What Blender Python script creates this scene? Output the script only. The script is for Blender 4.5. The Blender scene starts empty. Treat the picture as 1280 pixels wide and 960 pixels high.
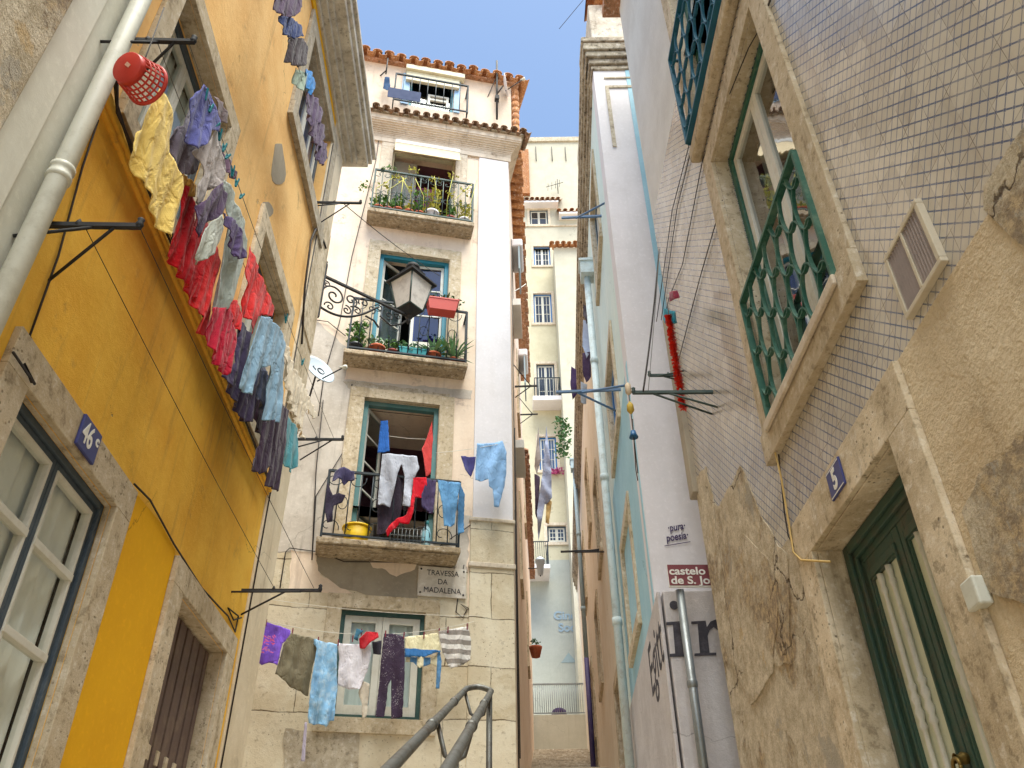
import bpy, bmesh, math, random
from mathutils import Vector, Matrix, noise as mnoise
from mathutils.geometry import delaunay_2d_cdt
R = math.radians
SC = bpy.context.scene
COL = SC.collection

# ------------------------------------------------------------------ camera
FPX, PITCH, SROLL = 1040.0, R(36.03), 0.014
CAM = Vector((0, 0, 1.6))
_sp, _cp = math.sin(PITCH), math.cos(PITCH)
_R0, _U0, _F = Vector((1, 0, 0)), Vector((0, -_sp, _cp)), Vector((0, _cp, _sp))
_cr = math.sqrt(1 - SROLL ** 2)
_R = _R0 * _cr - _U0 * SROLL
_U = _U0 * _cr + _R0 * SROLL
cd = bpy.data.cameras.new('camera')
cam = bpy.data.objects.new('camera', cd)
COL.objects.link(cam)
m = Matrix.Identity(4)
for i in range(3):
    m[i][0], m[i][1], m[i][2], m[i][3] = _R[i], _U[i], -_F[i], CAM[i]
cam.matrix_world = m
cd.sensor_width = 36
cd.lens = 36 * FPX / 1280
cd.clip_start = 0.02
cd.clip_end = 2000
SC.camera = cam

# ------------------------------------------------------------------ world, sun, exposure
SUN_EL, SUN_AZ = 70, 152          # azimuth measured clockwise from +Y (behind the camera, a little left)
world = bpy.data.worlds.new('World')
SC.world = world
world.use_nodes = True
wn = world.node_tree
bg = wn.nodes['Background']
sky = wn.nodes.new('ShaderNodeTexSky')
sky.sky_type = 'NISHITA'
sky.sun_disc = False
sky.sun_elevation = R(SUN_EL)
sky.sun_rotation = R(SUN_AZ)
sky.altitude = 100
sky.air_density = 1.0
sky.dust_density = 1.5
sky.ozone_density = 1.0
wn.links.new(sky.outputs[0], bg.inputs[0])
bg.inputs[1].default_value = 0.105
sd = bpy.data.lights.new('sun', 'SUN')
sd.energy = 3.8
sd.angle = R(50)
sd.color = (1.0, 0.95, 0.87)
so = bpy.data.objects.new('sun', sd)
COL.objects.link(so)
so.rotation_euler = (R(90 - SUN_EL), 0, R(180 - SUN_AZ))
so.location = (0, -5, 30)
vs = SC.view_settings
vs.view_transform = 'Standard'
vs.look = 'None'
vs.gamma = 1
vs.exposure = 1.5
vs.use_curve_mapping = False
try:
    vs.use_white_balance = True
    vs.white_balance_temperature = 6450
    vs.white_balance_tint = 4
except Exception:
    pass
SC.cycles.max_bounces = 8
SC.cycles.diffuse_bounces = 5
SC.cycles.transparent_max_bounces = 12


def ray(px, py):
    return _R * (px - 640) + _U * (480 - py) + _F * FPX


def at_y(px, py, y):
    r = ray(px, py)
    return CAM + r * (y / r.y)


def at_z(px, py, z):
    r = ray(px, py)
    return CAM + r * ((z - CAM.z) / r.z)


class Wall:
    """elevation frame: u to the right seen from the street, w into the wall, z up"""
    def __init__(s, ox, oy, dx, dy):
        l = math.hypot(dx, dy)
        s.o = Vector((ox, oy, 0))
        s.d = Vector((dx / l, dy / l, 0))
        s.n = Vector((-s.d.y, s.d.x, 0))
        s.ang = math.atan2(s.d.y, s.d.x)

    def uz(s, px, py, w=0.0):
        r = ray(px, py)
        t = (s.o - CAM).dot(s.n) + w
        t /= r.dot(s.n)
        p = CAM + r * t
        return ((p - s.o).dot(s.d), p.z)

    def P(s, px, py, w=0.0):
        u, z = s.uz(px, py, w)
        return Vector((u, w, z))

    def rect(s, a, b, c, d, w=0.0):
        """px corners top-left, top-right, bottom-right, bottom-left -> u0,u1,z0,z1"""
        q = [s.uz(*p, w) for p in (a, b, c, d)]
        return ((q[0][0] + q[3][0]) / 2, (q[1][0] + q[2][0]) / 2, (q[2][1] + q[3][1]) / 2, (q[0][1] + q[1][1]) / 2)

    def world(s, u, w, z):
        return s.o + s.d * u + s.n * w + Vector((0, 0, z))

    def local(s, p):
        q = Vector(p) - s.o
        return Vector((q.dot(s.d), q.dot(s.n), p[2]))


# ------------------------------------------------------------------ node helpers
def hexc(h):
    v = [int(h[i:i + 2], 16) / 255 for i in (0, 2, 4)]
    return tuple((x / 12.92 if x < .04045 else ((x + .055) / 1.055) ** 2.4) for x in v)


class NT:
    def __init__(s, name):
        s.m = bpy.data.materials.new(name)
        s.m.use_nodes = True
        s.t = s.m.node_tree
        s.b = s.t.nodes['Principled BSDF']
        s.tc = s.t.nodes.new('ShaderNodeTexCoord')
        s.o = s.tc.outputs['Object']

    def lk(s, inp, v):
        if hasattr(v, 'is_output') or isinstance(v, bpy.types.NodeSocket):
            s.t.links.new(v, inp)
        elif isinstance(v, (tuple, list)) and len(v) == 3 and inp.type == 'RGBA':
            inp.default_value = (*v, 1)
        else:
            inp.default_value = v

    def mp(s, scale=(1, 1, 1), rot=(0, 0, 0), loc=(0, 0, 0), vec=None):
        n = s.t.nodes.new('ShaderNodeMapping')
        s.lk(n.inputs[0], vec or s.o)
        n.inputs['Scale'].default_value = scale
        n.inputs['Rotation'].default_value = rot
        n.inputs['Location'].default_value = loc
        return n.outputs[0]

    def noise(s, scale, detail=4, rough=.6, vec=None, dist=0.0):
        n = s.t.nodes.new('ShaderNodeTexNoise')
        s.lk(n.inputs['Vector'], vec or s.o)
        n.inputs['Scale'].default_value = scale
        n.inputs['Detail'].default_value = detail
        n.inputs['Roughness'].default_value = rough
        n.inputs['Distortion'].default_value = dist
        return n.outputs[0]

    def voro(s, scale, feature='F1', vec=None, out=0, rnd=1.0):
        n = s.t.nodes.new('ShaderNodeTexVoronoi')
        n.feature = feature
        s.lk(n.inputs['Vector'], vec or s.o)
        n.inputs['Scale'].default_value = scale
        n.inputs['Randomness'].default_value = rnd
        return n.outputs[out]

    def math(s, op, a, b=0.0, c=0.0, clamp=False):
        n = s.t.nodes.new('ShaderNodeMath')
        n.operation = op
        n.use_clamp = clamp
        s.lk(n.inputs[0], a)
        s.lk(n.inputs[1], b)
        s.lk(n.inputs[2], c)
        return n.outputs[0]

    def step(s, v, lo, hi):
        n = s.t.nodes.new('ShaderNodeMapRange')
        n.interpolation_type = 'SMOOTHSTEP'
        s.lk(n.inputs[0], v)
        n.inputs[1].default_value = lo
        n.inputs[2].default_value = hi
        return n.outputs[0]

    def mix(s, f, a, b, mode='MIX'):
        n = s.t.nodes.new('ShaderNodeMix')
        n.data_type = 'RGBA'
        n.blend_type = mode
        s.lk(n.inputs[0], f)
        s.lk(n.inputs[6], a)
        s.lk(n.inputs[7], b)
        return n.outputs[2]

    def sep(s, v=None):
        n = s.t.nodes.new('ShaderNodeSeparateXYZ')
        s.lk(n.inputs[0], v or s.o)
        return n.outputs

    def comb(s, x, y, z):
        n = s.t.nodes.new('ShaderNodeCombineXYZ')
        s.lk(n.inputs[0], x); s.lk(n.inputs[1], y); s.lk(n.inputs[2], z)
        return n.outputs[0]

    def bump(s, h, strength=.4, dist=.01, nrm=None):
        n = s.t.nodes.new('ShaderNodeBump')
        n.inputs['Strength'].default_value = strength
        n.inputs['Distance'].default_value = dist
        s.lk(n.inputs['Height'], h)
        if nrm is not None:
            s.lk(n.inputs['Normal'], nrm)
        return n.outputs[0]

    def done(s, col, rough=.85, nrm=None, spec=.3, metal=0.0, coat=0.0):
        s.lk(s.b.inputs['Base Color'], col)
        s.lk(s.b.inputs['Roughness'], rough)
        s.b.inputs['Specular IOR Level'].default_value = spec
        s.b.inputs['Metallic'].default_value = metal
        s.b.inputs['Coat Weight'].default_value = coat
        if nrm is not None:
            s.lk(s.b.inputs['Normal'], nrm)
        return s.m


def tint(c, f):
    return tuple(min(1, x * f) for x in c)


def plaster(name, c, dark=None, stain=None, stain_amt=.5, patch=None, patch_amt=0.0, bs=.5, streak=.5, fine=140, bd=.006, crack=True):
    n = NT(name)
    c = hexc(c)
    dark = hexc(dark) if dark else tint(c, .72)
    stain = hexc(stain) if stain else tint(c, .45)
    a = n.noise(1.6, 6, .65)
    col = n.mix(n.step(a, .32, .68), dark, c)
    f = n.noise(22, 5, .7)
    col = n.mix(n.math('MULTIPLY', n.step(f, .5, .72), .35), col, tint(c, 1.25))
    g = n.noise(fine, 2, .6)
    col = n.mix(n.math('MULTIPLY', n.step(g, .5, .8), .4), col, dark)
    # rain streaks
    st = n.noise(1, 6, .7, n.mp((7, 7, .55)))
    st = n.math('MULTIPLY', n.step(st, .52, .78), streak)
    col = n.mix(st, col, stain)
    bl = n.noise(2.6, 8, .72, n.mp(loc=(3.1, 7.7, 1.3)))
    bl = n.math('MULTIPLY', n.step(bl, .56, .72), stain_amt)
    col = n.mix(bl, col, stain)
    h = n.math('ADD', n.math('MULTIPLY', a, .6), n.math('MULTIPLY', f, .35))
    h = n.math('ADD', h, n.math('MULTIPLY', g, .16))
    if patch:
        pm = n.step(n.noise(1.5, 8, .62, n.mp(loc=(11, 2, 5))), .60 - patch_amt * .1, .608 - patch_amt * .1)
        col = n.mix(pm, col, n.mix(f, hexc(patch), tint(hexc(patch), .7)))
        h = n.math('SUBTRACT', h, n.math('MULTIPLY', pm, .5))
    # hairline cracks
    wob = n.t.nodes.new('ShaderNodeTexNoise')
    n.lk(wob.inputs['Vector'], n.o)
    wob.inputs['Scale'].default_value = 4
    wob.inputs['Detail'].default_value = 6
    if not crack:
        return n.done(col, n.math('SUBTRACT', .95, n.math('MULTIPLY', f, .15)), n.bump(h, bs, bd * 2))
    cr = n.voro(.55, 'DISTANCE_TO_EDGE', n.mix(.3, n.o, wob.outputs[1]))
    n2 = n.math('MAXIMUM', n.step(cr, .0, .0025), n.step(n.noise(.9, 3, .5, n.mp(loc=(5, 5, 9))), .56, .52))
    col = n.mix(n2, tint(dark, .62), col)
    return n.done(col, n.math('SUBTRACT', .95, n.math('MULTIPLY', f, .15)), n.bump(h, bs, bd * 2))


def stone(name, c, c2, spots='6a5a45', bs=.6, sc=1.0, spot_amt=.6):
    n = NT(name)
    c, c2, sp = hexc(c), hexc(c2), hexc(spots)
    oi = n.t.nodes.new('ShaderNodeObjectInfo')
    n.o = n.comb(*[n.math('ADD', q_, n.math('MULTIPLY', oi.outputs['Random'], k_)) for q_, k_ in zip(n.sep(), (37.0, 11.0, 53.0))])
    a = n.noise(2.2 * sc, 8, .7)
    b = n.noise(14 * sc, 6, .7)
    g = n.noise(90 * sc, 3, .7)
    c = n.mix(oi.outputs['Random'], tint(c, .84), tint(c, 1.08))
    col = n.mix(n.step(a, .35, .65), c2, c)
    run = n.math('MULTIPLY', n.step(n.noise(1, 5, .7, n.mp((9, 9, .8))), .52, .74), .45)
    col = n.mix(run, col, sp)
    col = n.mix(n.math('MULTIPLY', n.step(b, .52, .7), .5), col, n.mix(.75, c, (.9, .88, .82)))
    col = n.mix(n.math('MULTIPLY', n.step(b, .48, .34), spot_amt), col, sp)
    v = n.voro(26 * sc)
    pit = n.math('MULTIPLY', n.step(v, .24, .08), n.step(a, .48, .6))
    col = n.mix(n.math('MULTIPLY', pit, .7), col, tint(sp, .6))
    col = n.mix(n.math('MULTIPLY', n.step(g, .55, .75), .3), col, sp)
    h = n.math('ADD', n.math('MULTIPLY', b, .8), n.math('MULTIPLY', g, .3))
    h = n.math('SUBTRACT', h, n.math('MULTIPLY', pit, .6))
    return n.done(col, .9, n.bump(h, bs, .012))


def rough_wall(name, rl=.50, rh=.60, masonry=False):
    """old lime render fallen off in places over rubble, right-hand house"""
    n = NT(name)
    a = n.noise(1.7, 9, .72, n.mp(loc=(4, 1, 2)))
    b = n.noise(9, 8, .75)
    g = n.noise(70, 4, .7)
    e = n.noise(3.3, 7, .7, n.mp((1, 1, .55), loc=(9, 3, 3)))
    col = n.mix(n.step(b, .35, .66), hexc('b0a186'), hexc('dccfb8'))
    col = n.mix(n.math('MULTIPLY', n.step(g, .48, .7), .6), col, hexc('8a7658'))
    g2 = n.noise(190, 2, .7)
    col = n.mix(n.math('MULTIPLY', n.step(g2, .5, .7), .4), col, hexc('efe2c8'))
    rub = n.math('MULTIPLY', n.step(a, rl, rh), .85)
    ru = n.mix(n.step(n.noise(24, 6, .75), .4, .62), hexc('83705a'), hexc('c4ab84'))
    ru = n.mix(n.math('MULTIPLY', n.step(n.voro(30), .3, .1), .5), ru, hexc('5e4f3c'))
    col = n.mix(rub, col, ru)
    gr = n.step(e, .585, .61)
    col = n.mix(n.math('MULTIPLY', gr, .75), col, hexc('a9a193'))
    och = n.step(n.noise(5, 6, .7, n.mp(loc=(1, 8, 4))), .58, .7)
    col = n.mix(n.math('MULTIPLY', och, .45), col, hexc('c39a4e'))
    h = n.math('ADD', n.math('MULTIPLY', b, 1.0), n.math('MULTIPLY', g, .35))
    h = n.math('ADD', h, n.math('MULTIPLY', g2, .15))
    h = n.math('SUBTRACT', h, n.math('MULTIPLY', rub, .55))
    wob = n.t.nodes.new('ShaderNodeTexNoise')
    n.lk(wob.inputs['Vector'], n.o)
    wob.inputs['Scale'].default_value = 5
    wob.inputs['Detail'].default_value = 6
    wv = n.mix(.22, n.o, wob.outputs[1])
    cr = n.math('MAXIMUM', n.step(n.voro(1.1, 'DISTANCE_TO_EDGE', wv), .0, .006), n.step(n.noise(1.3, 3, .5, n.mp(loc=(5, 5, 9))), .54, .49))
    col = n.mix(cr, hexc('5c4c3a'), col)
    h = n.math('ADD', h, n.math('MULTIPLY', cr, .5))
    if masonry:
        ed = n.step(n.voro(5.5, 'DISTANCE_TO_EDGE', n.mp((1, 1, 1.7), vec=wv)), .01, .09)
        cell = n.voro(5.5, 'F1', n.mp((1, 1, 1.7), vec=wv), 1)
        col = n.mix(n.math('MULTIPLY', ed, .35), col, n.mix(.55, cell, hexc('b59c78')), 'MIX')
        col = n.mix(ed, n.mix(.5, col, hexc('6b5a44')), col)
        h = n.math('ADD', h, n.math('MULTIPLY', ed, 1.3))
    return n.done(col, .93, n.bump(h, .85, .03))


def ashlar(name):
    n = NT(name)
    x, y, z = n.sep()
    br = n.t.nodes.new('ShaderNodeTexBrick')
    n.lk(br.inputs['Vector'], n.comb(n.math('ADD', x, n.math('MULTIPLY', n.noise(3), .07)), n.math('ADD', z, n.math('MULTIPLY', n.noise(2.4), .08)), 0.0))
    br.inputs['Scale'].default_value = 1
    br.inputs['Brick Width'].default_value = 1.15
    br.inputs['Row Height'].default_value = .62
    br.inputs['Mortar Size'].default_value = .007
    br.inputs['Color1'].default_value = (*hexc('d6cab2'), 1)
    br.inputs['Color2'].default_value = (*hexc('c2b295'), 1)
    br.inputs['Mortar'].default_value = (*hexc('6b5c45'), 1)
    a = n.noise(2.5, 8, .7)
    b = n.noise(16, 6, .7)
    g = n.noise(80, 3, .6)
    col = n.mix(n.math('MULTIPLY', n.step(a, .42, .62), .5), br.outputs[0], hexc('e2dac6'))
    col = n.mix(n.math('MULTIPLY', n.step(b, .54, .7), .5), col, hexc('8d7b60'))
    v = n.voro(22)
    pit = n.math('MULTIPLY', n.step(v, .2, .06), n.step(n.noise(1.3), .5, .6))
    col = n.mix(pit, col, hexc('7a684f'))
    h = n.math('SUBTRACT', n.math('ADD', b, n.math('MULTIPLY', g, .3)), n.math('MULTIPLY', br.outputs[1], 2.0))
    return n.done(col, .9, n.bump(h, .6, .012))


def azulejo(name):
    n = NT(name)
    x, y, z = n.sep()
    T = .14
    P = T / math.sqrt(2) / 2
    s2 = 1 / math.sqrt(2)
    a = n.math('MULTIPLY', n.math('ADD', x, z), s2 / P)
    b = n.math('MULTIPLY', n.math('SUBTRACT', x, z), s2 / P)

    def near(v, off, wdt, soft=.012):
        f = n.math('ABSOLUTE', n.math('SUBTRACT', n.math('FRACT', n.math('ADD', v, off + 100)), .5))
        return n.step(f, wdt + soft, wdt)
    la, lb = near(a, 0, .06), near(b, 0, .06)
    dash_b = near(b, .5, .33, .03)
    dash_a = near(a, .5, .33, .03)
    ca, cb = near(a, 0, .13), near(b, 0, .13)
    # small four pointed star at the crossings
    d1 = n.math('ABSOLUTE', n.math('SUBTRACT', n.math('FRACT', n.math('ADD', a, 100)), .5))
    d2 = n.math('ABSOLUTE', n.math('SUBTRACT', n.math('FRACT', n.math('ADD', b, 100)), .5))
    diag = n.step(n.math('ABSOLUTE', n.math('SUBTRACT', d1, d2)), .035, .02)
    star = n.math('MULTIPLY', diag, n.math('MULTIPLY', ca, cb))
    m = n.math('MAXIMUM', n.math('MULTIPLY', la, n.math('MAXIMUM', dash_b, cb)), n.math('MULTIPLY', n.math('MULTIPLY', lb, .75), n.math('MAXIMUM', dash_a, ca)))
    m = n.math('MAXIMUM', m, star)
    jx = n.math('ABSOLUTE', n.math('SUBTRACT', n.math('FRACT', n.math('DIVIDE', n.math('ADD', x, 14), T)), .5))
    jz = n.math('ABSOLUTE', n.math('SUBTRACT', n.math('FRACT', n.math('DIVIDE', z, T)), .5))
    j = n.math('MAXIMUM', n.step(jx, .484, .494), n.step(jz, .484, .494))
    idv = n.comb(n.math('FLOOR', n.math('DIVIDE', n.math('ADD', x, 14), T)), n.math('FLOOR', n.math('DIVIDE', z, T)), 0.0)
    wnz = n.t.nodes.new('ShaderNodeTexWhiteNoise')
    wnz.noise_dimensions = '3D'
    n.lk(wnz.inputs[0], idv)
    rv = wnz.outputs[0]
    base = n.mix(rv, hexc('b3aa9c'), hexc('c8c0b2'))
    wear = n.noise(5, 6, .7)
    base = n.mix(n.math('MULTIPLY', n.step(wear, .5, .7), .35), base, hexc('aa9880'))
    blue = n.mix(n.noise(9, 3), hexc('3c4868'), hexc('66708a'))
    wmask = n.math('MULTIPLY', m, n.math('ADD', .6, n.math('MULTIPLY', n.step(n.noise(3.1, 5), .35, .6), .5)))
    col = n.mix(wmask, base, blue)
    jf = n.math('MULTIPLY', j, n.step(n.noise(6, 4), .38, .62))
    col = n.mix(n.math('MULTIPLY', jf, .85), col, hexc('4f4234'))
    ru = n.step(n.noise(1, 5, .7, n.mp((5, 5, .5))), .5, .72)
    col = n.mix(n.math('MULTIPLY', ru, .35), col, hexc('8d7b66'))
    tiltx = n.math('MULTIPLY', n.math('MULTIPLY', n.math('SUBTRACT', rv, .5), n.math('SUBTRACT', n.math('FRACT', n.math('DIVIDE', n.math('ADD', x, 14), T)), .5)), .6)
    h = n.math('ADD', tiltx, n.math('MULTIPLY', n.noise(6, 2), .9))
    h = n.math('SUBTRACT', h, n.math('MULTIPLY', j, .25))
    return n.done(col, n.math('ADD', .13, n.math('MULTIPLY', wear, .2)), n.bump(h, .55, .006), spec=.6)


def paint(name, c, rough=.45, worn=None, amt=.3, bs=.15, metal=0.0, spec=.4):
    n = NT(name)
    c = hexc(c)
    w = hexc(worn) if worn else tint(c, .55)
    a = n.noise(9, 6, .7)
    b = n.noise(55, 4, .7)
    col = n.mix(n.math('MULTIPLY', n.step(a, .45, .7), amt), c, w)
    col = n.mix(n.math('MULTIPLY', n.step(b, .55, .75), amt * .7), col, tint(w, .8))
    return n.done(col, n.math('ADD', rough, n.math('MULTIPLY', a, .2)), n.bump(b, bs, .003), spec=spec, metal=metal)


def fabric(name, c, c2=None, weave=420, wr=.5, stripes=None, amt=.25):
    """cloth; stripes = (axis, period, colour, duty)"""
    n = NT(name)
    c = hexc(c)
    c2 = hexc(c2) if c2 else tint(c, .62)
    a = n.noise(11, 5, .65)
    col = n.mix(n.math('MULTIPLY', n.step(a, .42, .66), amt), c, c2)
    x, y, z = n.sep()
    if stripes:
        ax, per, sc_, duty = stripes
        v = (x, y, z)[ax]
        fr = n.math('FRACT', n.math('ADD', n.math('DIVIDE', v, per), 50.0))
        fr = n.math('ADD', fr, n.math('MULTIPLY', n.math('SUBTRACT', a, .5), .06))
        col = n.mix(n.step(fr, duty, duty + .03), hexc(sc_), col)
    wv = n.math('MULTIPLY', n.math('SINE', n.math('MULTIPLY', x, weave)), n.math('SINE', n.math('MULTIPLY', z, weave)))
    f = n.noise(26, 4, .6, n.mp((1.6, 1.6, .7)), .6)
    crease = n.math('ABSOLUTE', n.math('SUBTRACT', n.noise(9, 3, .5, n.mp((1.3, 1.3, .6)), .8), .5))
    h = n.math('ADD', n.math('MULTIPLY', f, .5), n.math('MULTIPLY', wv, .02))
    h = n.math('ADD', h, n.math('MULTIPLY', n.step(crease, 0, .12), .4))
    mt = n.done(col, .92, n.bump(h, wr, .02), spec=.15)
    n.b.inputs['Sheen Weight'].default_value = .15
    return mt


def glass(name, tintc='dfe8ea', refl=.04, ior=.5):
    m_ = bpy.data.materials.new(name)
    m_.use_nodes = True
    t = m_.node_tree
    for x in list(t.nodes):
        t.nodes.remove(x)
    out = t.nodes.new('ShaderNodeOutputMaterial')
    mx = t.nodes.new('ShaderNodeMixShader')
    tr = t.nodes.new('ShaderNodeBsdfTransparent')
    gl = t.nodes.new('ShaderNodeBsdfGlossy')
    fr = t.nodes.new('ShaderNodeLayerWeight')
    pw = t.nodes.new('ShaderNodeMath')
    pw.operation = 'POWER'
    pw.inputs[1].default_value = 3.5
    t.links.new(fr.outputs['Facing'], pw.inputs[0])
    sc_ = t.nodes.new('ShaderNodeMath')
    sc_.operation = 'MULTIPLY'
    sc_.inputs[1].default_value = ior
    t.links.new(pw.outputs[0], sc_.inputs[0])
    tc = t.nodes.new('ShaderNodeTexCoord')
    nz = t.nodes.new('ShaderNodeTexNoise')
    bp = t.nodes.new('ShaderNodeBump')
    ad = t.nodes.new('ShaderNodeMath')
    ad.operation = 'ADD'
    ad.use_clamp = True
    tr.inputs[0].default_value = (*hexc(tintc), 1)
    gl.inputs['Roughness'].default_value = .03
    fr.inputs['Blend'].default_value = .5
    nz.inputs['Scale'].default_value = 3
    bp.inputs['Strength'].default_value = .12
    bp.inputs['Distance'].default_value = .02
    t.links.new(tc.outputs['Object'], nz.inputs['Vector'])
    t.links.new(nz.outputs[0], bp.inputs['Height'])
    t.links.new(bp.outputs[0], gl.inputs['Normal'])
    t.links.new(sc_.outputs[0], ad.inputs[0])
    ad.inputs[1].default_value = refl
    t.links.new(ad.outputs[0], mx.inputs[0])
    t.links.new(tr.outputs[0], mx.inputs[1])
    t.links.new(gl.outputs[0], mx.inputs[2])
    t.links.new(mx.outputs[0], out.inputs[0])
    return m_


# ------------------------------------------------------------------ mesh builder (wall coordinates u, w, z)
class MB:
    def __init__(s):
        s.v, s.f, s.sm = [], [], []

    def add(s, vs_, fs, smooth=False):
        k = len(s.v)
        s.v += [tuple(p) for p in vs_]
        s.f += [tuple(i + k for i in f) for f in fs]
        s.sm += [smooth] * len(fs)
        return s

    def box(s, u0, u1, w0, w1, z0, z1):
        if u1 < u0: u0, u1 = u1, u0
        if w1 < w0: w0, w1 = w1, w0
        if z1 < z0: z0, z1 = z1, z0
        v = [(u, w, z) for z in (z0, z1) for w in (w0, w1) for u in (u0, u1)]
        return s.add(v, [(0, 2, 3, 1), (4, 5, 7, 6), (0, 1, 5, 4), (2, 6, 7, 3), (0, 4, 6, 2), (1, 3, 7, 5)])

    def obox(s, c, ax, ay, az):
        """oriented box: centre and three half-extent vectors"""
        c, ax, ay, az = map(Vector, (c, ax, ay, az))
        v = [c + ax * i + ay * j + az * k for k in (-1, 1) for j in (-1, 1) for i in (-1, 1)]
        return s.add(v, [(0, 2, 3, 1), (4, 5, 7, 6), (0, 1, 5, 4), (2, 6, 7, 3), (0, 4, 6, 2), (1, 3, 7, 5)])

    def bar(s, a, b, r, r2=None):
        """square bar"""
        a, b = Vector(a), Vector(b)
        d = (b - a)
        if d.length < 1e-6: return s
        d.normalize()
        up = Vector((0, 0, 1)) if abs(d.z) < .9 else Vector((0, 1, 0))
        x = d.cross(up).normalized()
        y = d.cross(x).normalized()
        c = (a + b) / 2
        return s.obox(c, x * r, y * (r2 or r), (b - a) / 2)

    def tube(s, pts, r, n=8, caps=True, rs=None):
        pts = [Vector(p) for p in pts]
        if len(pts) < 2: return s
        vs_, fs = [], []
        prev = None
        for i, p in enumerate(pts):
            if i == 0: d = pts[1] - pts[0]
            elif i == len(pts) - 1: d = pts[-1] - pts[-2]
            else: d = pts[i + 1] - pts[i - 1]
            if d.length < 1e-9: d = Vector((0, 0, 1))
            d.normalize()
            if prev is None:
                up = Vector((0, 0, 1)) if abs(d.z) < .9 else Vector((0, 1, 0))
                x = d.cross(up).normalized()
            else:
                x = (prev - d * prev.dot(d))
                if x.length < 1e-6: x = d.orthogonal()
                x.normalize()
            prev = x
            y = d.cross(x)
            rr = rs[i] if rs else r
            for k in range(n):
                a = 2 * math.pi * k / n
                vs_.append(p + x * (math.cos(a) * rr) + y * (math.sin(a) * rr))
        for i in range(len(pts) - 1):
            for k in range(n):
                a, b = i * n + k, i * n + (k + 1) % n
                fs.append((a, b, b + n, a + n))
        if caps:
            fs.append(tuple(range(n))[::-1])
            fs.append(tuple((len(pts) - 1) * n + k for k in range(n)))
        return s.add(vs_, fs, True)

    def lathe(s, c, prof, n=20, ax=(0, 0, 1)):
        """prof: list of (radius, height) along axis"""
        c, ax = Vector(c), Vector(ax).normalized()
        x = ax.orthogonal().normalized()
        y = ax.cross(x)
        vs_, fs = [], []
        for r, h in prof:
            for k in range(n):
                a = 2 * math.pi * k / n
                vs_.append(c + ax * h + x * (math.cos(a) * r) + y * (math.sin(a) * r))
        for i in range(len(prof) - 1):
            for k in range(n):
                a, b = i * n + k, i * n + (k + 1) % n
                fs.append((a, b, b + n, a + n))
        return s.add(vs_, fs, True)

    def prism(s, pts, w0, w1):
        """polygon in (u,z) extruded from w0 (front) to w1"""
        n = len(pts)
        v = [(p[0], w0, p[1]) for p in pts] + [(p[0], w1, p[1]) for p in pts]
        f = [tuple(range(n)), tuple(range(2 * n - 1, n - 1, -1))]
        f += [(i, i + n, (i + 1) % n + n, (i + 1) % n) for i in range(n)]
        return s.add(v, f)

    def slab_poly(s, pts, w0, w1):
        """concave-safe prism through delaunay"""
        n = len(pts)
        vv, ee, ff, *_ = delaunay_2d_cdt([Vector(p) for p in pts], [(i, (i + 1) % n) for i in range(n)], [], 1, 1e-5)
        k = len(vv)
        v = [(p[0], w0, p[1]) for p in vv] + [(p[0], w1, p[1]) for p in vv]
        f = [tuple(q) for q in ff] + [tuple(i + k for i in reversed(q)) for q in ff]
        f += [(i, i + k, (i + 1) % n + k, (i + 1) % n) for i in range(n)] if k == n else []
        return s.add(v, f)

    def rot(s, c, axis, ang, start=0):
        M_ = Matrix.Translation(c) @ Matrix.Rotation(ang, 4, axis) @ Matrix.Translation(-Vector(c))
        for i in range(start, len(s.v)):
            s.v[i] = tuple(M_ @ Vector(s.v[i]))
        return s

    def mesh(s, name, org=(0, 0, 0)):
        me = bpy.data.meshes.new(name)
        o = Vector(org)
        me.from_pydata([tuple(Vector(p) - o) for p in s.v], [], s.f)
        me.update()
        bm = bmesh.new()
        bm.from_mesh(me)
        bmesh.ops.recalc_face_normals(bm, faces=bm.faces)
        bm.to_mesh(me)
        bm.free()
        for p, q in zip(me.polygons, s.sm):
            p.use_smooth = q
        return me


ORG = {}


def tag(o, label=None, cat=None, group=None, kind=None):
    if label: o['label'] = label
    if cat: o['category'] = cat
    if group: o['group'] = group
    if kind: o['kind'] = kind
    return o


def thing(name, label, cat, W, u=0, w=0, z=0, group=None):
    o = bpy.data.objects.new(name, None)
    COL.objects.link(o)
    o.location = W.world(u, w, z)
    o.rotation_euler = (0, 0, W.ang)
    o.empty_display_size = .2
    ORG[o.name] = (u, w, z)
    return tag(o, label, cat, group)


def part(parent, name, mb, mat, label=None, bev=0, kind=None):
    org = ORG[parent.name]
    o = bpy.data.objects.new(name, mb.mesh(name, org))
    COL.objects.link(o)
    o.parent = parent
    ORG[o.name] = org
    o.data.materials.append(mat)
    if bev: bevel(o, bev)
    if label: o['label'] = label
    if kind: o['kind'] = kind
    return o


def bevel(o, wd, seg=2):
    b = o.modifiers.new('bevel', 'BEVEL')
    b.width = wd
    b.segments = seg
    b.limit_method = 'ANGLE'
    b.angle_limit = R(40)


def solo(name, label, cat, W, org, mb, mat, group=None, kind=None, bev=0):
    o = bpy.data.objects.new(name, mb.mesh(name, org))
    COL.objects.link(o)
    o.location = W.world(*org)
    o.rotation_euler = (0, 0, W.ang)
    ORG[o.name] = tuple(org)
    o.data.materials.append(mat)
    if bev: bevel(o, bev)
    return tag(o, label, cat, group, kind)


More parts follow.
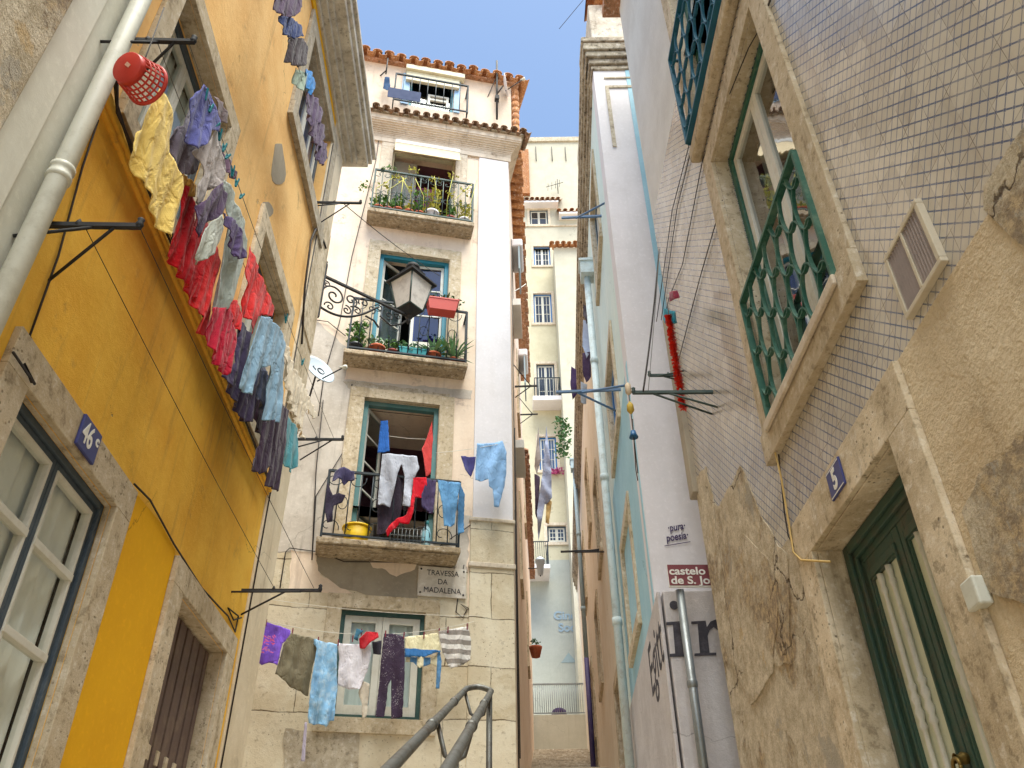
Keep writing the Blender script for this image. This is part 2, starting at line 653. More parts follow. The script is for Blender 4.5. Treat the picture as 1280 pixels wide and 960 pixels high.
def text_part(parent, name, s, W, u, w, z, size, mat, label=None, shear=0, bold=0.0, tilt=0, align='CENTER', sx=1, space=1.0, flip=None):
    cu = bpy.data.curves.new(name + '_tmp', 'FONT')
    cu.body = s
    cu.size = size
    cu.shear = shear
    cu.offset = bold
    cu.extrude = .0012
    cu.align_x = align
    cu.align_y = 'CENTER'
    cu.space_line = space
    to = bpy.data.objects.new('tmp', cu)
    me = bpy.data.meshes.new_from_object(to)
    me.name = name
    bpy.data.objects.remove(to)
    bpy.data.curves.remove(cu)
    org = Vector(ORG[parent.name])
    ct, st_ = math.cos(tilt), math.sin(tilt)
    for v in me.vertices:
        x, y, d = v.co.x * sx, v.co.y, v.co.z
        x, y = x * ct - y * st_, x * st_ + y * ct
        v.co = Vector((u + x, w - d, z + y)) - org
    me.materials.clear()
    me.materials.append(mat)
    o = bpy.data.objects.new(name, me)
    COL.objects.link(o)
    o.parent = parent
    ORG[o.name] = tuple(org)
    if label: o['label'] = label
    return o


# ------------------------------------------------------------------ building pieces
def shell(mb, u0, u1, z0, z1, holes, depth=5.0, rev=.3, ends=True):
    """front face with rectangular openings, reveals, and closed sides, back and top"""
    us = sorted(set([u0, u1] + [h[i] for h in holes for i in (0, 1)]))
    zs = sorted(set([z0, z1] + [h[i] for h in holes for i in (2, 3)]))
    us = [u for u in us if u0 <= u <= u1]
    zs = [z for z in zs if z0 <= z <= z1]
    for i in range(len(us) - 1):
        for j in range(len(zs) - 1):
            cu, cz = (us[i] + us[i + 1]) / 2, (zs[j] + zs[j + 1]) / 2
            if any(h[0] < cu < h[1] and h[2] < cz < h[3] for h in holes): continue
            mb.add([(us[i], 0, zs[j]), (us[i + 1], 0, zs[j]), (us[i + 1], 0, zs[j + 1]), (us[i], 0, zs[j + 1])], [(0, 1, 2, 3)])
    for a, b, c, d in [h[:4] for h in holes]:
        q = [(a, c), (b, c), (b, d), (a, d)]
        for k in range(4):
            p, r = q[k], q[(k + 1) % 4]
            mb.add([(p[0], 0, p[1]), (r[0], 0, r[1]), (r[0], rev, r[1]), (p[0], rev, p[1])], [(0, 1, 2, 3)])
    D = depth
    if ends:
        mb.add([(u0, 0, z0), (u0, D, z0), (u0, D, z1), (u0, 0, z1)], [(0, 1, 2, 3)])
        mb.add([(u1, 0, z0), (u1, D, z0), (u1, D, z1), (u1, 0, z1)], [(0, 1, 2, 3)])
    mb.add([(u0, D, z0), (u1, D, z0), (u1, D, z1), (u0, D, z1)], [(0, 1, 2, 3)])
    mb.add([(u0, 0, z1), (u1, 0, z1), (u1, D, z1), (u0, D, z1)], [(0, 1, 2, 3)])
    return mb


def room(parent, u0, u1, z0, z1, w0, depth, mat):
    mb = MB()
    e = .002
    u0 += e; u1 -= e; z0 += e; z1 -= e
    v = [(u0, w0, z0), (u1, w0, z0), (u1, w0, z1), (u0, w0, z1), (u0, w0 + depth, z0), (u1, w0 + depth, z0), (u1, w0 + depth, z1), (u0, w0 + depth, z1)]
    mb.add(v, [(4, 5, 6, 7), (0, 1, 5, 4), (3, 2, 6, 7), (0, 3, 7, 4), (1, 2, 6, 5)])
    return part(parent, 'interior', mb, mat)


def surround(parent, u0, u1, z0, z1, t, mat, proud=.035, sill=True, name='stone_surround', lintel=None, th=None, lin=.14):
    """stone frame round an opening; butted pieces"""
    tl = lintel or t
    th = th if th is not None else t
    mb = MB()
    mb.box(u0 - t, u1 + t, -proud, .0, z1, z1 + tl)
    mb.box(u0 - t, u0, -proud, .0, z0, z1)
    mb.box(u1, u1 + t, -proud, .0, z0, z1)
    if sill:
        mb.box(u0 - t, u1 + t, -proud - .02, .0, z0 - th, z0)
    # stone lining of the reveal
    L = .004
    e = .002
    mb.box(u0 - e, u0 + L, .0006, lin, z0 + L, z1 - L)
    mb.box(u1 - L, u1 + e, .0006, lin, z0 + L, z1 - L)
    mb.box(u0 - e, u1 + e, .0006, lin, z1 - L, z1 + e)
    mb.box(u0 - e, u1 + e, .0006, lin, z0 - e, z0 + L)
    o = part(parent, name, mb, mat)
    bevel(o, .006, 1)
    o.modifiers['bevel'].use_clamp_overlap = True
    return o


def curtain(parent, u0, u1, z0, z1, w, mat, amp=.02, seed=0, name='curtain'):
    mb = MB()
    n = max(8, int((u1 - u0) / .018))
    rows = 4
    vs_, fs = [], []
    for j in range(rows + 1):
        z = z0 + (z1 - z0) * j / rows
        for i in range(n + 1):
            u = u0 + (u1 - u0) * i / n
            a = amp * (math.sin(u * 42 + seed) + .6 * math.sin(u * 77 + seed * 2 + z * .7))
            vs_.append((u, w + a * (1.1 - .5 * j / rows), z))
    for j in range(rows):
        for i in range(n):
            a = j * (n + 1) + i
            fs.append((a, a + 1, a + n + 2, a + n + 1))
    mb.add(vs_, fs, True)
    return part(parent, name, mb, mat)


def window(parent, r, depth, fmat, cmat, gmat, cols=2, rows=3, leaf=2, curt=None, rmat=None, fw=.05, cw=.045, name='window', roomd=.9, clabel=None, seed=0, bars=.022, bead=None, zrows=None):
    """frame fills opening r, leaves with glazing bars, panes behind"""
    u0, u1, z0, z1 = r
    mb = MB()
    w0, w1 = depth - .03, depth + .05
    mb.box(u0, u0 + fw, w0, w1, z0, z1)
    mb.box(u1 - fw, u1, w0, w1, z0, z1)
    mb.box(u0 + fw, u1 - fw, w0, w1, z1 - fw, z1)
    mb.box(u0 + fw, u1 - fw, w0, w1, z0, z0 + fw)
    f = part(parent, name, mb, fmat, bev=.004)
    lu = (u1 - u0 - 2 * fw) / leaf
    for k in range(leaf):
        a = u0 + fw + lu * k + .002
        b = a + lu - .004
        c, d = z0 + fw + .002, z1 - fw - .002
        cm = MB()
        x0, x1 = depth - .012, depth + .03
        cm.box(a, a + cw, x0, x1, c, d)
        cm.box(b - cw, b, x0, x1, c, d)
        cm.box(a + cw, b - cw, x0, x1, d - cw, d)
        cm.box(a + cw, b - cw, x0, x1, c, c + cw * 1.3)
        cc = max(1, cols // leaf)
        cm2 = cm
        if bead is not None:
            cm2 = MB()
            bd_ = .02
            cm2.box(a + cw, a + cw + bd_, x0 - .004, x1, c + cw, d - cw).box(b - cw - bd_, b - cw, x0 - .004, x1, c + cw, d - cw).box(a + cw + bd_, b - cw - bd_, x0 - .004, x1, d - cw - bd_, d - cw)
        for i in range(1, cc):
            uu = a + (b - a) * i / cc
            cm.box(uu - bars / 2, uu + bars / 2, x0 + .004, x1 - .004, c + cw * 1.3, d - cw)
        for i in range(1, rows):
            zz = zrows[i - 1] if zrows else c + (d - c) * i / rows
            cm2.box(a + cw, b - cw, x0 + (.006 if cm2 is cm else -.008), x1 - .006, zz - bars / 2, zz + bars / 2)
        part(f, 'casement', cm, cmat, bev=.003)
        if bead is not None:
            part(f, 'glazing_bars', cm2, bead, bev=.003)
        gm = MB().add([(a + cw * .5, depth + .008, c + cw * .5), (b - cw * .5, depth + .008, c + cw * .5), (b - cw * .5, depth + .008, d - cw * .5), (a + cw * .5, depth + .008, d - cw * .5)], [(0, 1, 2, 3)])
        part(f, 'pane', gm, gmat)
    if curt is not None:
        curtain(f, u0 + fw, u1 - fw, z0 + fw, z1 - fw, depth + .062, curt, amp=.014, seed=seed)
    if rmat is not None:
        room(f, u0, u1, z0, z1, w1, roomd, rmat)
    return f


def spiral(c, r0, r1, a0, turns, plane, n=26):
    """plane: two vectors"""
    X, Y = Vector(plane[0]), Vector(plane[1])
    c = Vector(c)
    out = []
    for i in range(n + 1):
        t = i / n
        a = a0 + turns * 2 * math.pi * t
        r = r0 + (r1 - r0) * t
        out.append(c + X * (r * math.cos(a)) + Y * (r * math.sin(a)))
    return out


def sag(a, b, s, n=16):
    a, b = Vector(a), Vector(b)
    return [a.lerp(b, i / n) - Vector((0, 0, 4 * s * (i / n) * (1 - i / n))) for i in range(n + 1)]


def inside(p, poly):
    x, y = p
    c = False
    j = len(poly) - 1
    for i in range(len(poly)):
        xi, yi = poly[i]
        xj, yj = poly[j]
        if (yi > y) != (yj > y) and x < (xj - xi) * (y - yi) / (yj - yi + 1e-12) + xi:
            c = not c
        j = i
    return c


def cloth_mb(poly, w, step=.02, amp=.02, seed=0, kf=26, sway=0.0, hem=.006):
    """sheet cut to an outline (u,z) with vertical folds, gathered at the top"""
    rnd = random.Random(seed)
    # refine and roughen the outline
    pts = []
    n = len(poly)
    for i in range(n):
        a, b = Vector(poly[i]), Vector(poly[(i + 1) % n])
        L = (b - a).length
        k = max(1, int(L / step))
        nr = Vector((-(b - a).y, (b - a).x))
        if nr.length > 0: nr.normalize()
        for j in range(k):
            t = j / k
            q = a.lerp(b, t)
            o = mnoise.noise(Vector((q.x * 22 + seed, q.y * 22, 0))) * hem
            q = q + nr * (o if j else 0)
            pts.append((q.x, q.y))
    nb = len(pts)
    us = [p[0] for p in pts]
    zs = [p[1] for p in pts]
    u0, u1, z0, z1 = min(us), max(us), min(zs), max(zs)
    extra = []
    nu, nz = int((u1 - u0) / step) + 1, int((z1 - z0) / step) + 1
    for i in range(nu + 1):
        for j in range(nz + 1):
            q = (u0 + i * step + rnd.uniform(-.2, .2) * step, z0 + j * step + rnd.uniform(-.2, .2) * step)
            if inside(q, pts):
                extra.append(q)
    vv, ee, ff, *_ = delaunay_2d_cdt([Vector(p) for p in pts + extra], [(i, (i + 1) % nb) for i in range(nb)], [], 1, 1e-6)
    H = max(.05, z1 - z0)
    ph = rnd.uniform(0, 6)
    lean = rnd.uniform(-6, 6)
    out = []
    for p in vv:
        u, z = p
        t = (z1 - z) / H
        wv = mnoise.noise(Vector((u * 3, z * 1.6, seed)))
        fold = .7 * math.sin(u * kf + ph + 2.2 * wv + z * lean)
        fold += .4 * math.sin(u * kf * 2.3 + ph * 2 + z * lean * 1.7 + 2.5 * mnoise.noise(Vector((u * 5, z * 2.5, seed + 9))))
        fold += .55 * mnoise.noise(Vector((u * 9, z * 5, seed + 3)))
        fold += .22 * mnoise.noise(Vector((u * 22, z * 12, seed + 5)))
        out.append((u, w + amp * 1.35 * fold * (.4 + .85 * t) + sway * t, z))
    return MB().add(out, [tuple(f) for f in ff], True)


GARM = [0]


def garment(name, label, cat, W, w, px, mat, group, amp=.02, kf=26, th=.004, sway=0.0, step=.02, extra=None):
    GARM[0] += 1
    kf *= (.62, 1.0, .8, .5, .9)[GARM[0] % 5]
    poly = [W.uz(x, y, w) for x, y in px]
    us = [p[0] for p in poly]
    zs = [p[1] for p in poly]
    org = ((min(us) + max(us)) / 2, w, max(zs))
    mb = cloth_mb(poly, w, step, amp, GARM[0] * 7.3, kf, sway)
    o = solo(name, label, cat, W, org, mb, mat, group)
    s_ = o.modifiers.new('thickness', 'SOLIDIFY')
    s_.thickness = th
    return o


def foliage(mb, c, r, n, size, seed=0, up=.5, droop=0.0, spike=False):
    rnd = random.Random(seed)
    c = Vector(c)
    for i in range(n):
        a = rnd.uniform(0, 2 * math.pi)
        if spike:
            el = rnd.uniform(.35, 1.4)
            d = Vector((math.cos(a) * math.cos(el), math.sin(a) * math.cos(el), math.sin(el)))
            L = r * rnd.uniform(.7, 1.15)
            side = d.cross(Vector((0, 0, 1))).normalized() * size
            mid = c + d * L * .5 + Vector((0, 0, .02 * r))
            tip = c + d * L - Vector((0, 0, droop * L))
            b = c + d * .01
            mb.add([b - side * .6, b + side * .6, mid + side, tip, mid - side], [(0, 1, 2, 4), (4, 2, 3)])
            continue
        rr = r * rnd.random() ** .5
        p = c + Vector((math.cos(a) * rr, math.sin(a) * rr * .7, rnd.uniform(0, 1) * r * 2 * up - droop * rr))
        d = Vector((rnd.uniform(-1, 1), rnd.uniform(-1, 1), rnd.uniform(-.3, .9))).normalized()
        s_ = d.orthogonal().normalized()
        s_.rotate(Matrix.Rotation(rnd.uniform(0, 6.28), 3, d))
        sz = size * rnd.uniform(.6, 1.3)
        cup = d.cross(s_) * sz * .18
        mb.add([p, p + d * sz * .5 + s_ * sz * .38 + cup, p + d * sz * 1.1, p + d * sz * .5 - s_ * sz * .38 + cup], [(0, 1, 2), (0, 2, 3)])
    return mb


def stems(mb, c, r, n, h, seed=0, rad=.003):
    rnd = random.Random(seed)
    for i in range(n):
        a = rnd.uniform(0, 6.28)
        tip = Vector(c) + Vector((math.cos(a) * r, math.sin(a) * r * .7, h * rnd.uniform(.6, 1)))
        mid = Vector(c).lerp(tip, .5) + Vector((0, 0, h * .15))
        mb.tube([c, mid, tip], rad, 5)
    return mb


def potted(name, label, W, c, r, h, potmat, leafmat, kind='bush', ph=.2, group='pot plants on the balconies', seed=0, n=60, trough=None, size=.03):
    """c = (u,w,z) of the pot base"""
    t = thing(name, label, 'pot plant', W, *c, group=group)
    u, w, z = c
    mb = MB()
    if trough:
        L = trough
        pts = [(-L, -r), (L, -r), (L, r), (-L, r)]
        for k, (s0, s1, za, zb) in enumerate(((.86, 1.0, 0, h), (1.06, 1.06, h, h * 1.12))):
            v = [(u + x * s0, w + y * s0, z + za) for x, y in pts] + [(u + x * s1, w + y * s1, z + zb) for x, y in pts]
            mb.add(v, [(0, 1, 5, 4), (1, 2, 6, 5), (2, 3, 7, 6), (3, 0, 4, 7), (0, 3, 2, 1), (4, 5, 6, 7)])
    else:
        mb.lathe((u, w, z), [(.001, 0), (r * .68, 0), (r * .72, .01), (r * .93, h * .8), (r * 1.06, h * .8), (r * 1.08, h), (r * .95, h), (r * .9, h * .88), (.001, h * .86)], 18)
    part(t, 'pot', mb, potmat)
    fm = MB()
    top = (u, w, z + h * .88)
    if kind == 'spike':
        foliage(fm, top, ph, n, size * .35, seed, spike=True, droop=.18)
    else:
        stems(fm, top, max(r, (trough or 0)) * .8, 7, ph, seed)
        if trough:
            for k in range(5):
                foliage(fm, (u + (k - 2) * trough * .4, w, z + h * .9), r * 1.2, n // 5, size, seed + k, up=ph / (2.4 * r))
        else:
            foliage(fm, (u, w, z + h), r * 1.35, n, size, seed, up=ph / (2.7 * r), droop=.1)
    part(t, 'foliage', fm, leafmat)
    return t

# ------------------------------------------------------------------ palette
M = {}
M['yellow'] = plaster('yellow_render', 'f2c24c', 'e2aa38', '9c7040', .75, patch='b39a6c', patch_amt=-.75, bs=.9, streak=.75, fine=160)
M['yellow_low'] = plaster('fresh_yellow_render', 'e8b010', 'e0a60c', 'c08a18', .08, bs=.2, streak=.08, fine=160)
M['orange'] = plaster('pale_orange_render', 'f0c684', 'e2b06a', 'a98656', .75, patch='b0a288', patch_amt=-.5, bs=.9, streak=.75)
M['cream'] = plaster('cream_render', 'd2d1c6', 'c4c2b4', '8f8874', .12, bs=.25, streak=.25)
M['cream_band'] = plaster('pale_band_render', 'e0dfd4', 'd4d2c6', '9f9884', .12, bs=.25, streak=.2)
M['greyp'] = plaster('grey_patch', 'a69c8a', '93897a', '7c7264', .3, bs=.5)
M['pil'] = plaster('beige_pilaster', 'dfd2ba', 'cfc0a5', '8a775d', .35, bs=.5, streak=.5)
M['peach'] = plaster('peach_render', 'ead8c4', 'dcc6b0', 'a38d7e', .75, bs=.3, streak=.55)
M['attic'] = plaster('attic_render', 'dccab8', 'd0bca8', 'a5907e', .5, bs=.35, streak=.5)
M['greyw'] = plaster('weathered_white_render', 'd0c8be', 'b4aa9e', '7f766a', .75, bs=.5, streak=.6)
M['white'] = plaster('white_render', 'dedadd', 'd4d0d2', 'b4aca6', .12, bs=.15, crack=False, streak=.15)
M['whitew'] = plaster('white_wall', 'd4d2ce', 'c8c5c0', 'aba69c', .15, crack=False, bs=.25, streak=.2)
M['mint'] = plaster('mint_render', 'dce8e4', 'cfe0de', 'b4bcb4', .3, bs=.25, streak=.4)
M['bluew'] = plaster('light_blue_render', 'a6cad8', '98c0d0', '95a8ae', .2, bs=.25, streak=.3)
M['buff'] = plaster('buff_render', 'f0e8da', 'e8dcc8', 'bfae96', .35, bs=.3, streak=.5)
M['pinkb'] = plaster('pinkish_brown_render', 'ecd8c6', 'e2c8b2', 'b39a84', .4, bs=.35, streak=.7)
M['lilac'] = plaster('rough_lilac_render', 'c8c3c3', 'b6b0b0', '95908c', .35, bs=.9, streak=.25, fine=110, bd=.008)
M['farw'] = plaster('far_cream_render', 'bfbaaa', 'b4af9f', '9d947f', .2, bs=.2, streak=.35)
M['fary'] = plaster('far_yellow_render', 'c8c1a8', 'bcb49a', 'a0966e', .2, bs=.2, streak=.3)
M['farb'] = plaster('far_blue_grey_render', 'b2b6b0', 'a8aca6', '86938f', .15, bs=.15, streak=.2)
M['rough'] = rough_wall('flaking_render')
M['rough2'] = rough_wall('exposed_rubble', .40, .58)
M['beiger'] = plaster('coarse_beige_render', 'd6c5a8', 'bfa988', '8a7556', .6, bs=1.0, streak=.5, fine=55, bd=.02)
M['tile'] = azulejo('tile_cladding')
M['ashlar'] = ashlar('limestone_ashlar')
M['stone'] = stone('weathered_limestone', 'd2c3aa', 'b8a78b', '75664f')
M['stoneg'] = stone('grey_limestone', 'c4b8a4', 'a69a86', '6b6152')
M['stonel'] = stone('pale_limestone', 'd8cbb8', 'c5b6a2', '8c7d69', .4, spot_amt=.35)
M['slab'] = stone('balcony_slab_stone', 'b9a68a', '93826a', '4f4538', .7, 1.3, .8)
M['corn'] = stone('stained_cornice', 'd6cebf', 'b6ac9c', '6b6254', .4, .8, .5)
M['cove'] = plaster('stained_cove', 'd5c8b8', 'c0b09c', '7a6a58', .75, bs=.4, streak=.7, crack=False)
M['roofw'] = stone('mossy_roof_tile', '8f6b50', '6f5a46', '3e372e', .6, 1.5, .9)
M['cornd'] = stone('dark_weathered_cornice', 'b0a48f', '867a68', '3c342a', .6, 1.0, .9)
M['wgreen'] = paint('dark_green_paint', '2f4f4c', .5, '5d6f64', .4)
M['teal'] = paint('teal_paint', '2a7c92', .45, '4a8f98', .3)
M['tealg'] = paint('grey_teal_paint', '4e7a7c', .5, '7c8f86', .45)
M['dgrey'] = paint('blue_grey_paint', '3e4a55', .45, '6d7780', .3)
M['dggreen'] = paint('bottle_green_paint', '27594a', .45, '66806c', .6)
M['doorg'] = paint('dark_door_green', '3a5347', .45, '5e5446', .6)
M['blue'] = paint('blue_paint', '2367a8', .4, '6f93b4', .25)
M['wwood'] = paint('white_wood', 'd2d0c6', .45, 'a7a08c', .3)
M['cwood'] = paint('cream_wood', 'cfc9ae', .5, '938a6c', .35)
M['iron'] = paint('old_iron', '2c2d30', .6, '55463a', .4, .3, .3)
M['ironb'] = paint('blue_black_iron', '1c2730', .6, '454a4e', .35, .25, .0)
M['irong'] = paint('grey_green_iron', '3a4a48', .55, '646e66', .4, .25, .1)
M['steel'] = paint('galvanised_steel', '8e9292', .38, '6b6a66', .4, .2, .75)
M['rail'] = paint('handrail_grey', '6c6d6a', .4, '4a3c30', .75, .2, .6)
M['bluebar'] = paint('blue_painted_bar', '54749a', .5, '8a7f70', .3)
M['pvc'] = paint('white_pipe', 'ccccc0', .4, '9f9a88', .4, .1)
M['pvcb'] = paint('mint_pipe', 'c6d2d2', .5, '96948a', .5, .1)
M['pvcg'] = paint('blue_grey_pipe', '93a6ae', .4, '8b8478', .35, .1)
M['pvcp'] = paint('purple_pipe', '4b3f6e', .5, '6f6a88', .3, .1)
M['brown'] = paint('brown_metal_door', '62504a', .5, '8c7a68', .45, .4)
M['cable'] = paint('black_cable', '2b2422', .6, '4a3c33', .3)
M['wire'] = paint('grey_line', '77746c', .6)
M['whitel'] = paint('white_line', 'd8d5cc', .6)
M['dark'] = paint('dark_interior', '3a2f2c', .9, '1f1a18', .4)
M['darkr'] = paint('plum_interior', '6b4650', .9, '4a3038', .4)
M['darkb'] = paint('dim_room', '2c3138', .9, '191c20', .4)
M['terra'] = paint('terracotta', 'a9563a', .8, 'c58a6a', .5, .3)
M['terrad'] = paint('dark_red_pot', '8e3a30', .6, '6d2a22', .4)
M['rooft'] = stone('roof_tile_clay', 'b57e50', '99643e', '5f432e', .5, 1.5, .6)
M['rooftd'] = stone('old_roof_tile_clay', 'b58566', '946a4c', '5d4e3e', .6, 1.5, .9)
M['leaf'] = paint('leaf_green', '4d7a35', .6, '9aa84e', .5)
M['leafd'] = paint('dark_leaf', '345a2e', .55, '5e7d3c', .4)
M['leafs'] = paint('grey_green_leaf', '6d9468', .5, '93a86a', .4)
M['pinkfl'] = paint('pink_blossom', 'b0447e', .7, 'd68ab0', .4)
M['black'] = paint('black_plastic', '33363a', .4)
M['tealp'] = paint('teal_plastic', '138a92', .4, '0f6c78', .3)
M['redp'] = paint('red_plastic', 'b83c30', .4, 'b63c30', .3)
M['redb'] = paint('basket_red', 'c2382c', .35, 'a32a22', .3)
M['yellp'] = paint('yellow_plastic', 'e3bb12', .4, 'c79f10', .3)
M['plate'] = paint('enamel_navy', '3b3f78', .3, '555a88', .2)
M['signw'] = paint('enamel_white', 'e4e2dc', .35, 'b7afa0', .2)
M['marble'] = stone('marble_plaque', 'ddd6cc', 'cfc6ba', 'a79b8b', .15, .6, .3)
M['ink'] = paint('black_lettering', '2e2b2e', .6)
M['inkp'] = paint('plum_lettering', '40305a', .6)
M['inkg'] = paint('faded_black_lettering', '3c3a42', .8, '66626a', .6)
M['pale'] = paint('pale_blue_lettering', '98aec0', .6)
M['maroon'] = paint('maroon_sign', '7a3e44', .4, '8a5055', .2)
M['dish'] = paint('dish_grey', 'a4b0bc', .4, 'a9b0b6', .3)
M['drp'] = paint('dark_red_peg', '7c2438', .5)
M['milk'] = paint('frosted_lamp_glass', 'dad4ce', .35, '9d948e', .5)
M['glass'] = glass('window_glass')
M['glassr'] = glass('reflective_glass', 'c9d4d6', .35)
M['glassb'] = glass('blue_glass', '7d98c0', .12)
M['glassc'] = glass('clear_glass', 'f2f5f4', .02, .35)
M['curt'] = fabric('sheer_curtain', 'f2f2ec', 'e2e3da', wr=.1)
M['curtd'] = fabric('grey_lace_curtain', 'a8a49c', '8b867e', wr=.2)


def hole(r, e=.0):
    return (r[0] - e, r[1] + e, r[2] - e, r[3] + e)


# ------------------------------------------------------------------ the walls of the place, in plan
WA = Wall(-1.9, 0, -.039, 1)                 # left side of the alley
WE = Wall(1.6, 0, .01, -1)                   # right side of the alley
K = at_y(641, 650, 10.5)
WC = Wall(K.x, 10.5, math.cos(R(12.5)), math.sin(R(12.5)))    # facade facing down the alley
WD = Wall(K.x, 10.5, .0337, 1)               # its flank along the upper alley
Gp = at_y(814, 710, 7.0)
WG = Wall(Gp.x, 7.0, -.0437, -1)             # right flank of the upper alley
WF = Wall(Gp.x, 7.0, 1, 0)                   # its end wall facing us
WH = Wall(0, 29, 1, 0)                       # houses at the far end
WW = Wall(0, 0, 1, 0)                        # plain world axes


def gz(y):
    P_ = [(-8, -.2), (1, 0), (9.2, 3.3), (20, 5.5), (26, 7.2), (34, 8.2)]
    for (a, b), (c, d) in zip(P_, P_[1:]):
        if y <= c: return b + (d - b) * max(0, (y - a)) / (c - a)
    return P_[-1][1]


# ------------------------------------------------------------------ ground: paved stairs up the alley
pav = stone('stair_limestone', 'b9ac98', '9a8d7a', '5d5346', .5, 1.0)
gm = MB().box(-60, 60, -60, 1, -.4, 0)
solo('ground', None, None, WW, (0, 0, 0), gm, pav, kind='structure')
gm = MB()
y = 1.0
while y < 26.0:
    ny = y + .42
    gm.box(-14, 14 if y > 26 else 9, y, 27 if ny > 26 else ny + .02, -.4, gz(ny))
    y = ny
solo('steps', None, None, WW, (0, 1, 0), gm, pav, kind='structure', bev=.02)
gm = MB().box(-60, 60, 26.9, 60, -.4, 7.3)
solo('path', None, None, WW, (0, 27, 0), gm, pav, kind='structure')
gm = MB().box(-400, 400, -400, 400, -1.0, -.45)
solo('terrain', None, None, WW, (0, 0, 0), gm, pav, kind='structure')

# ------------------------------------------------------------------ cream house, left foreground
ch = thing('cream_house', 'cream rendered house at the left edge with a paler band and rough stone corner', 'house', WA, -1, 0, 0)
part(ch, 'wall', shell(MB(), -4.0, 2.40, -.4, 10.9, [], 6), M['cream'])
ub = WA.uz(85, 0)[0]
a1, a2 = WA.uz(40, 60)[0], WA.uz(60, 130)[0]
part(ch, 'painted_band', MB().box(a1 + .04, a2 + .02, -.012, .05, -.3, 10.7), M['cream_band'], bev=.004)
part(ch, 'stone_edging', MB().box(a1 - .5, a1 + .02, -.045, .05, -.3, 10.75), M['rough'], bev=.01)
up = 2.335
uz_c = WA.uz(57, 190, -.07)
mb = MB().tube([(up, -.07, .3), (up, -.07, 10.8)], .045, 20)
part(ch, 'drainpipe', mb, M['pvc'])
for zz in (uz_c[1], uz_c[1] - 2.6, uz_c[1] + 2.7):
    mb = MB().lathe((up, -.07, zz), [(.044, -.022), (.0525, -.016), (.0525, .004), (.048, .010), (.048, .034), (.0525, .040), (.0525, .060), (.044, .066)], 20)
    part(ch, 'pipe_collar', mb, M['pvc'])

# ------------------------------------------------------------------ yellow house
yh = thing('yellow_house', 'yellow and orange rendered house hung with washing, on the left', 'house', WA, 4.7, 0, 0)
winL = (2.74, 3.77, 1.3, 3.605)
door = (4.93, 6.04, 1.15, 3.61)
w1 = (2.74, 3.78, 5.33, 6.70)
w2 = (4.90, 5.98, 5.33, 6.80)
w3 = (5.03, 6.42, 8.52, 9.92)
w0 = (2.2 + .3, 3.42, 8.52, 9.92)
mb = MB()
shell(mb, 2.404, 6.40, -.4, 5.17, [winL, door], 6)
part(yh, 'wall', mb, M['yellow'])
mb = MB()
shell(mb, 2.404, 6.40, 5.17, 10.35, [w1, w2, w3, w0], 6)
part(yh, 'upper_wall', mb, M['orange'])
# lower fresh yellow paint between window and door
pts = [(3.95, .2), (4.73, .2), (4.72, 3.80), (4.4, 3.83), (3.94, 3.80)]
part(yh, 'painted_panel', MB().prism(pts, -.004, .02), M['yellow_low'])
part(yh, 'string_course', MB().box(2.404, 6.41, -.045, .05, 5.12, 5.20).box(2.404, 6.41, -.025, .05, 5.09, 5.12), M['yellow'], bev=.015)
# grey render patches where the paint has come off
for k, (cx, cy, sx, sy) in enumerate([(348, 205, 8, 32), (333, 262, 7, 12)]):
    c_ = [WA.uz(cx + sx * math.cos(t) * (1 + .25 * math.sin(3 * t + k)), cy + sy * math.sin(t) * (1 + .2 * math.cos(2 * t))) for t in [i * math.pi / 9 for i in range(18)]]
    part(yh, 'bare_patch', MB().prism(c_, -.003, .02), M['greyp'])
# corner pilaster and parapet pier
mb = MB().box(6.403, 7.02, -.02, 6, -.4, 10.4)
part(yh, 'corner_pilaster', mb, M['pil'], bev=.01)
mb = MB().box(6.43, 6.99, -.034, 0, 6.1, 7.05).box(6.43, 6.99, -.034, 0, 7.12, 8.9)
part(yh, 'pilaster_panel', mb, M['stone'], bev=.006)
# cornice with returns, several steps
mb = MB()
uE = 7.12
for w_, za, zb in ((-.05, 10.30, 10.38), (-.12, 10.38, 10.46), (-.17, 10.46, 10.55), (-.29, 10.55, 10.66), (-.33, 10.66, 10.80), (-.37, 10.80, 10.88)):
    mb.box(2.404, 7.02 - w_, w_, 6, za, zb)
part(yh, 'cornice', mb, M['corn'], bev=.012)
mb = MB().box(2.404, 7.3, -.30, 6, 10.885, 10.96)
part(yh, 'roof', mb, M['rooftd'], bev=.02)
# yellow strip under the cornice
part(yh, 'frieze', MB().box(2.404, 6.42, -.018, .03, 10.14, 10.30), M['yellow_low'])

surround(yh, *winL, .18, M['stone'], sill=True, lin=.029)
surround(yh, *door, .20, M['stone'], sill=False, lintel=.165, lin=.12)
surround(yh, *w1, .16, M['stone'], sill=True, th=.12, lin=.10)
surround(yh, *w2, .16, M['stone'], sill=True, th=.12, lin=.10)
surround(yh, *w3, .20, M['stoneg'], sill=True, th=.2, lin=.10)
surround(yh, *w0, .20, M['stoneg'], sill=True, th=.2, lin=.10)
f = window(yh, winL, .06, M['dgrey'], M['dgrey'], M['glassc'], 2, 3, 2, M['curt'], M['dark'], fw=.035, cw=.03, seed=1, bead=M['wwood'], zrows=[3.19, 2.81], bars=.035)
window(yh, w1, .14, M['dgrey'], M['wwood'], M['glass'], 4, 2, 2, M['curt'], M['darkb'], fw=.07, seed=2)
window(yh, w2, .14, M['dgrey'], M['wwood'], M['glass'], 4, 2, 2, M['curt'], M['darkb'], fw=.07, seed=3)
window(yh, w3, .14, M['dgrey'], M['wwood'], M['glassb'], 4, 2, 2, M['curt'], M['darkb'], fw=.07, seed=4)
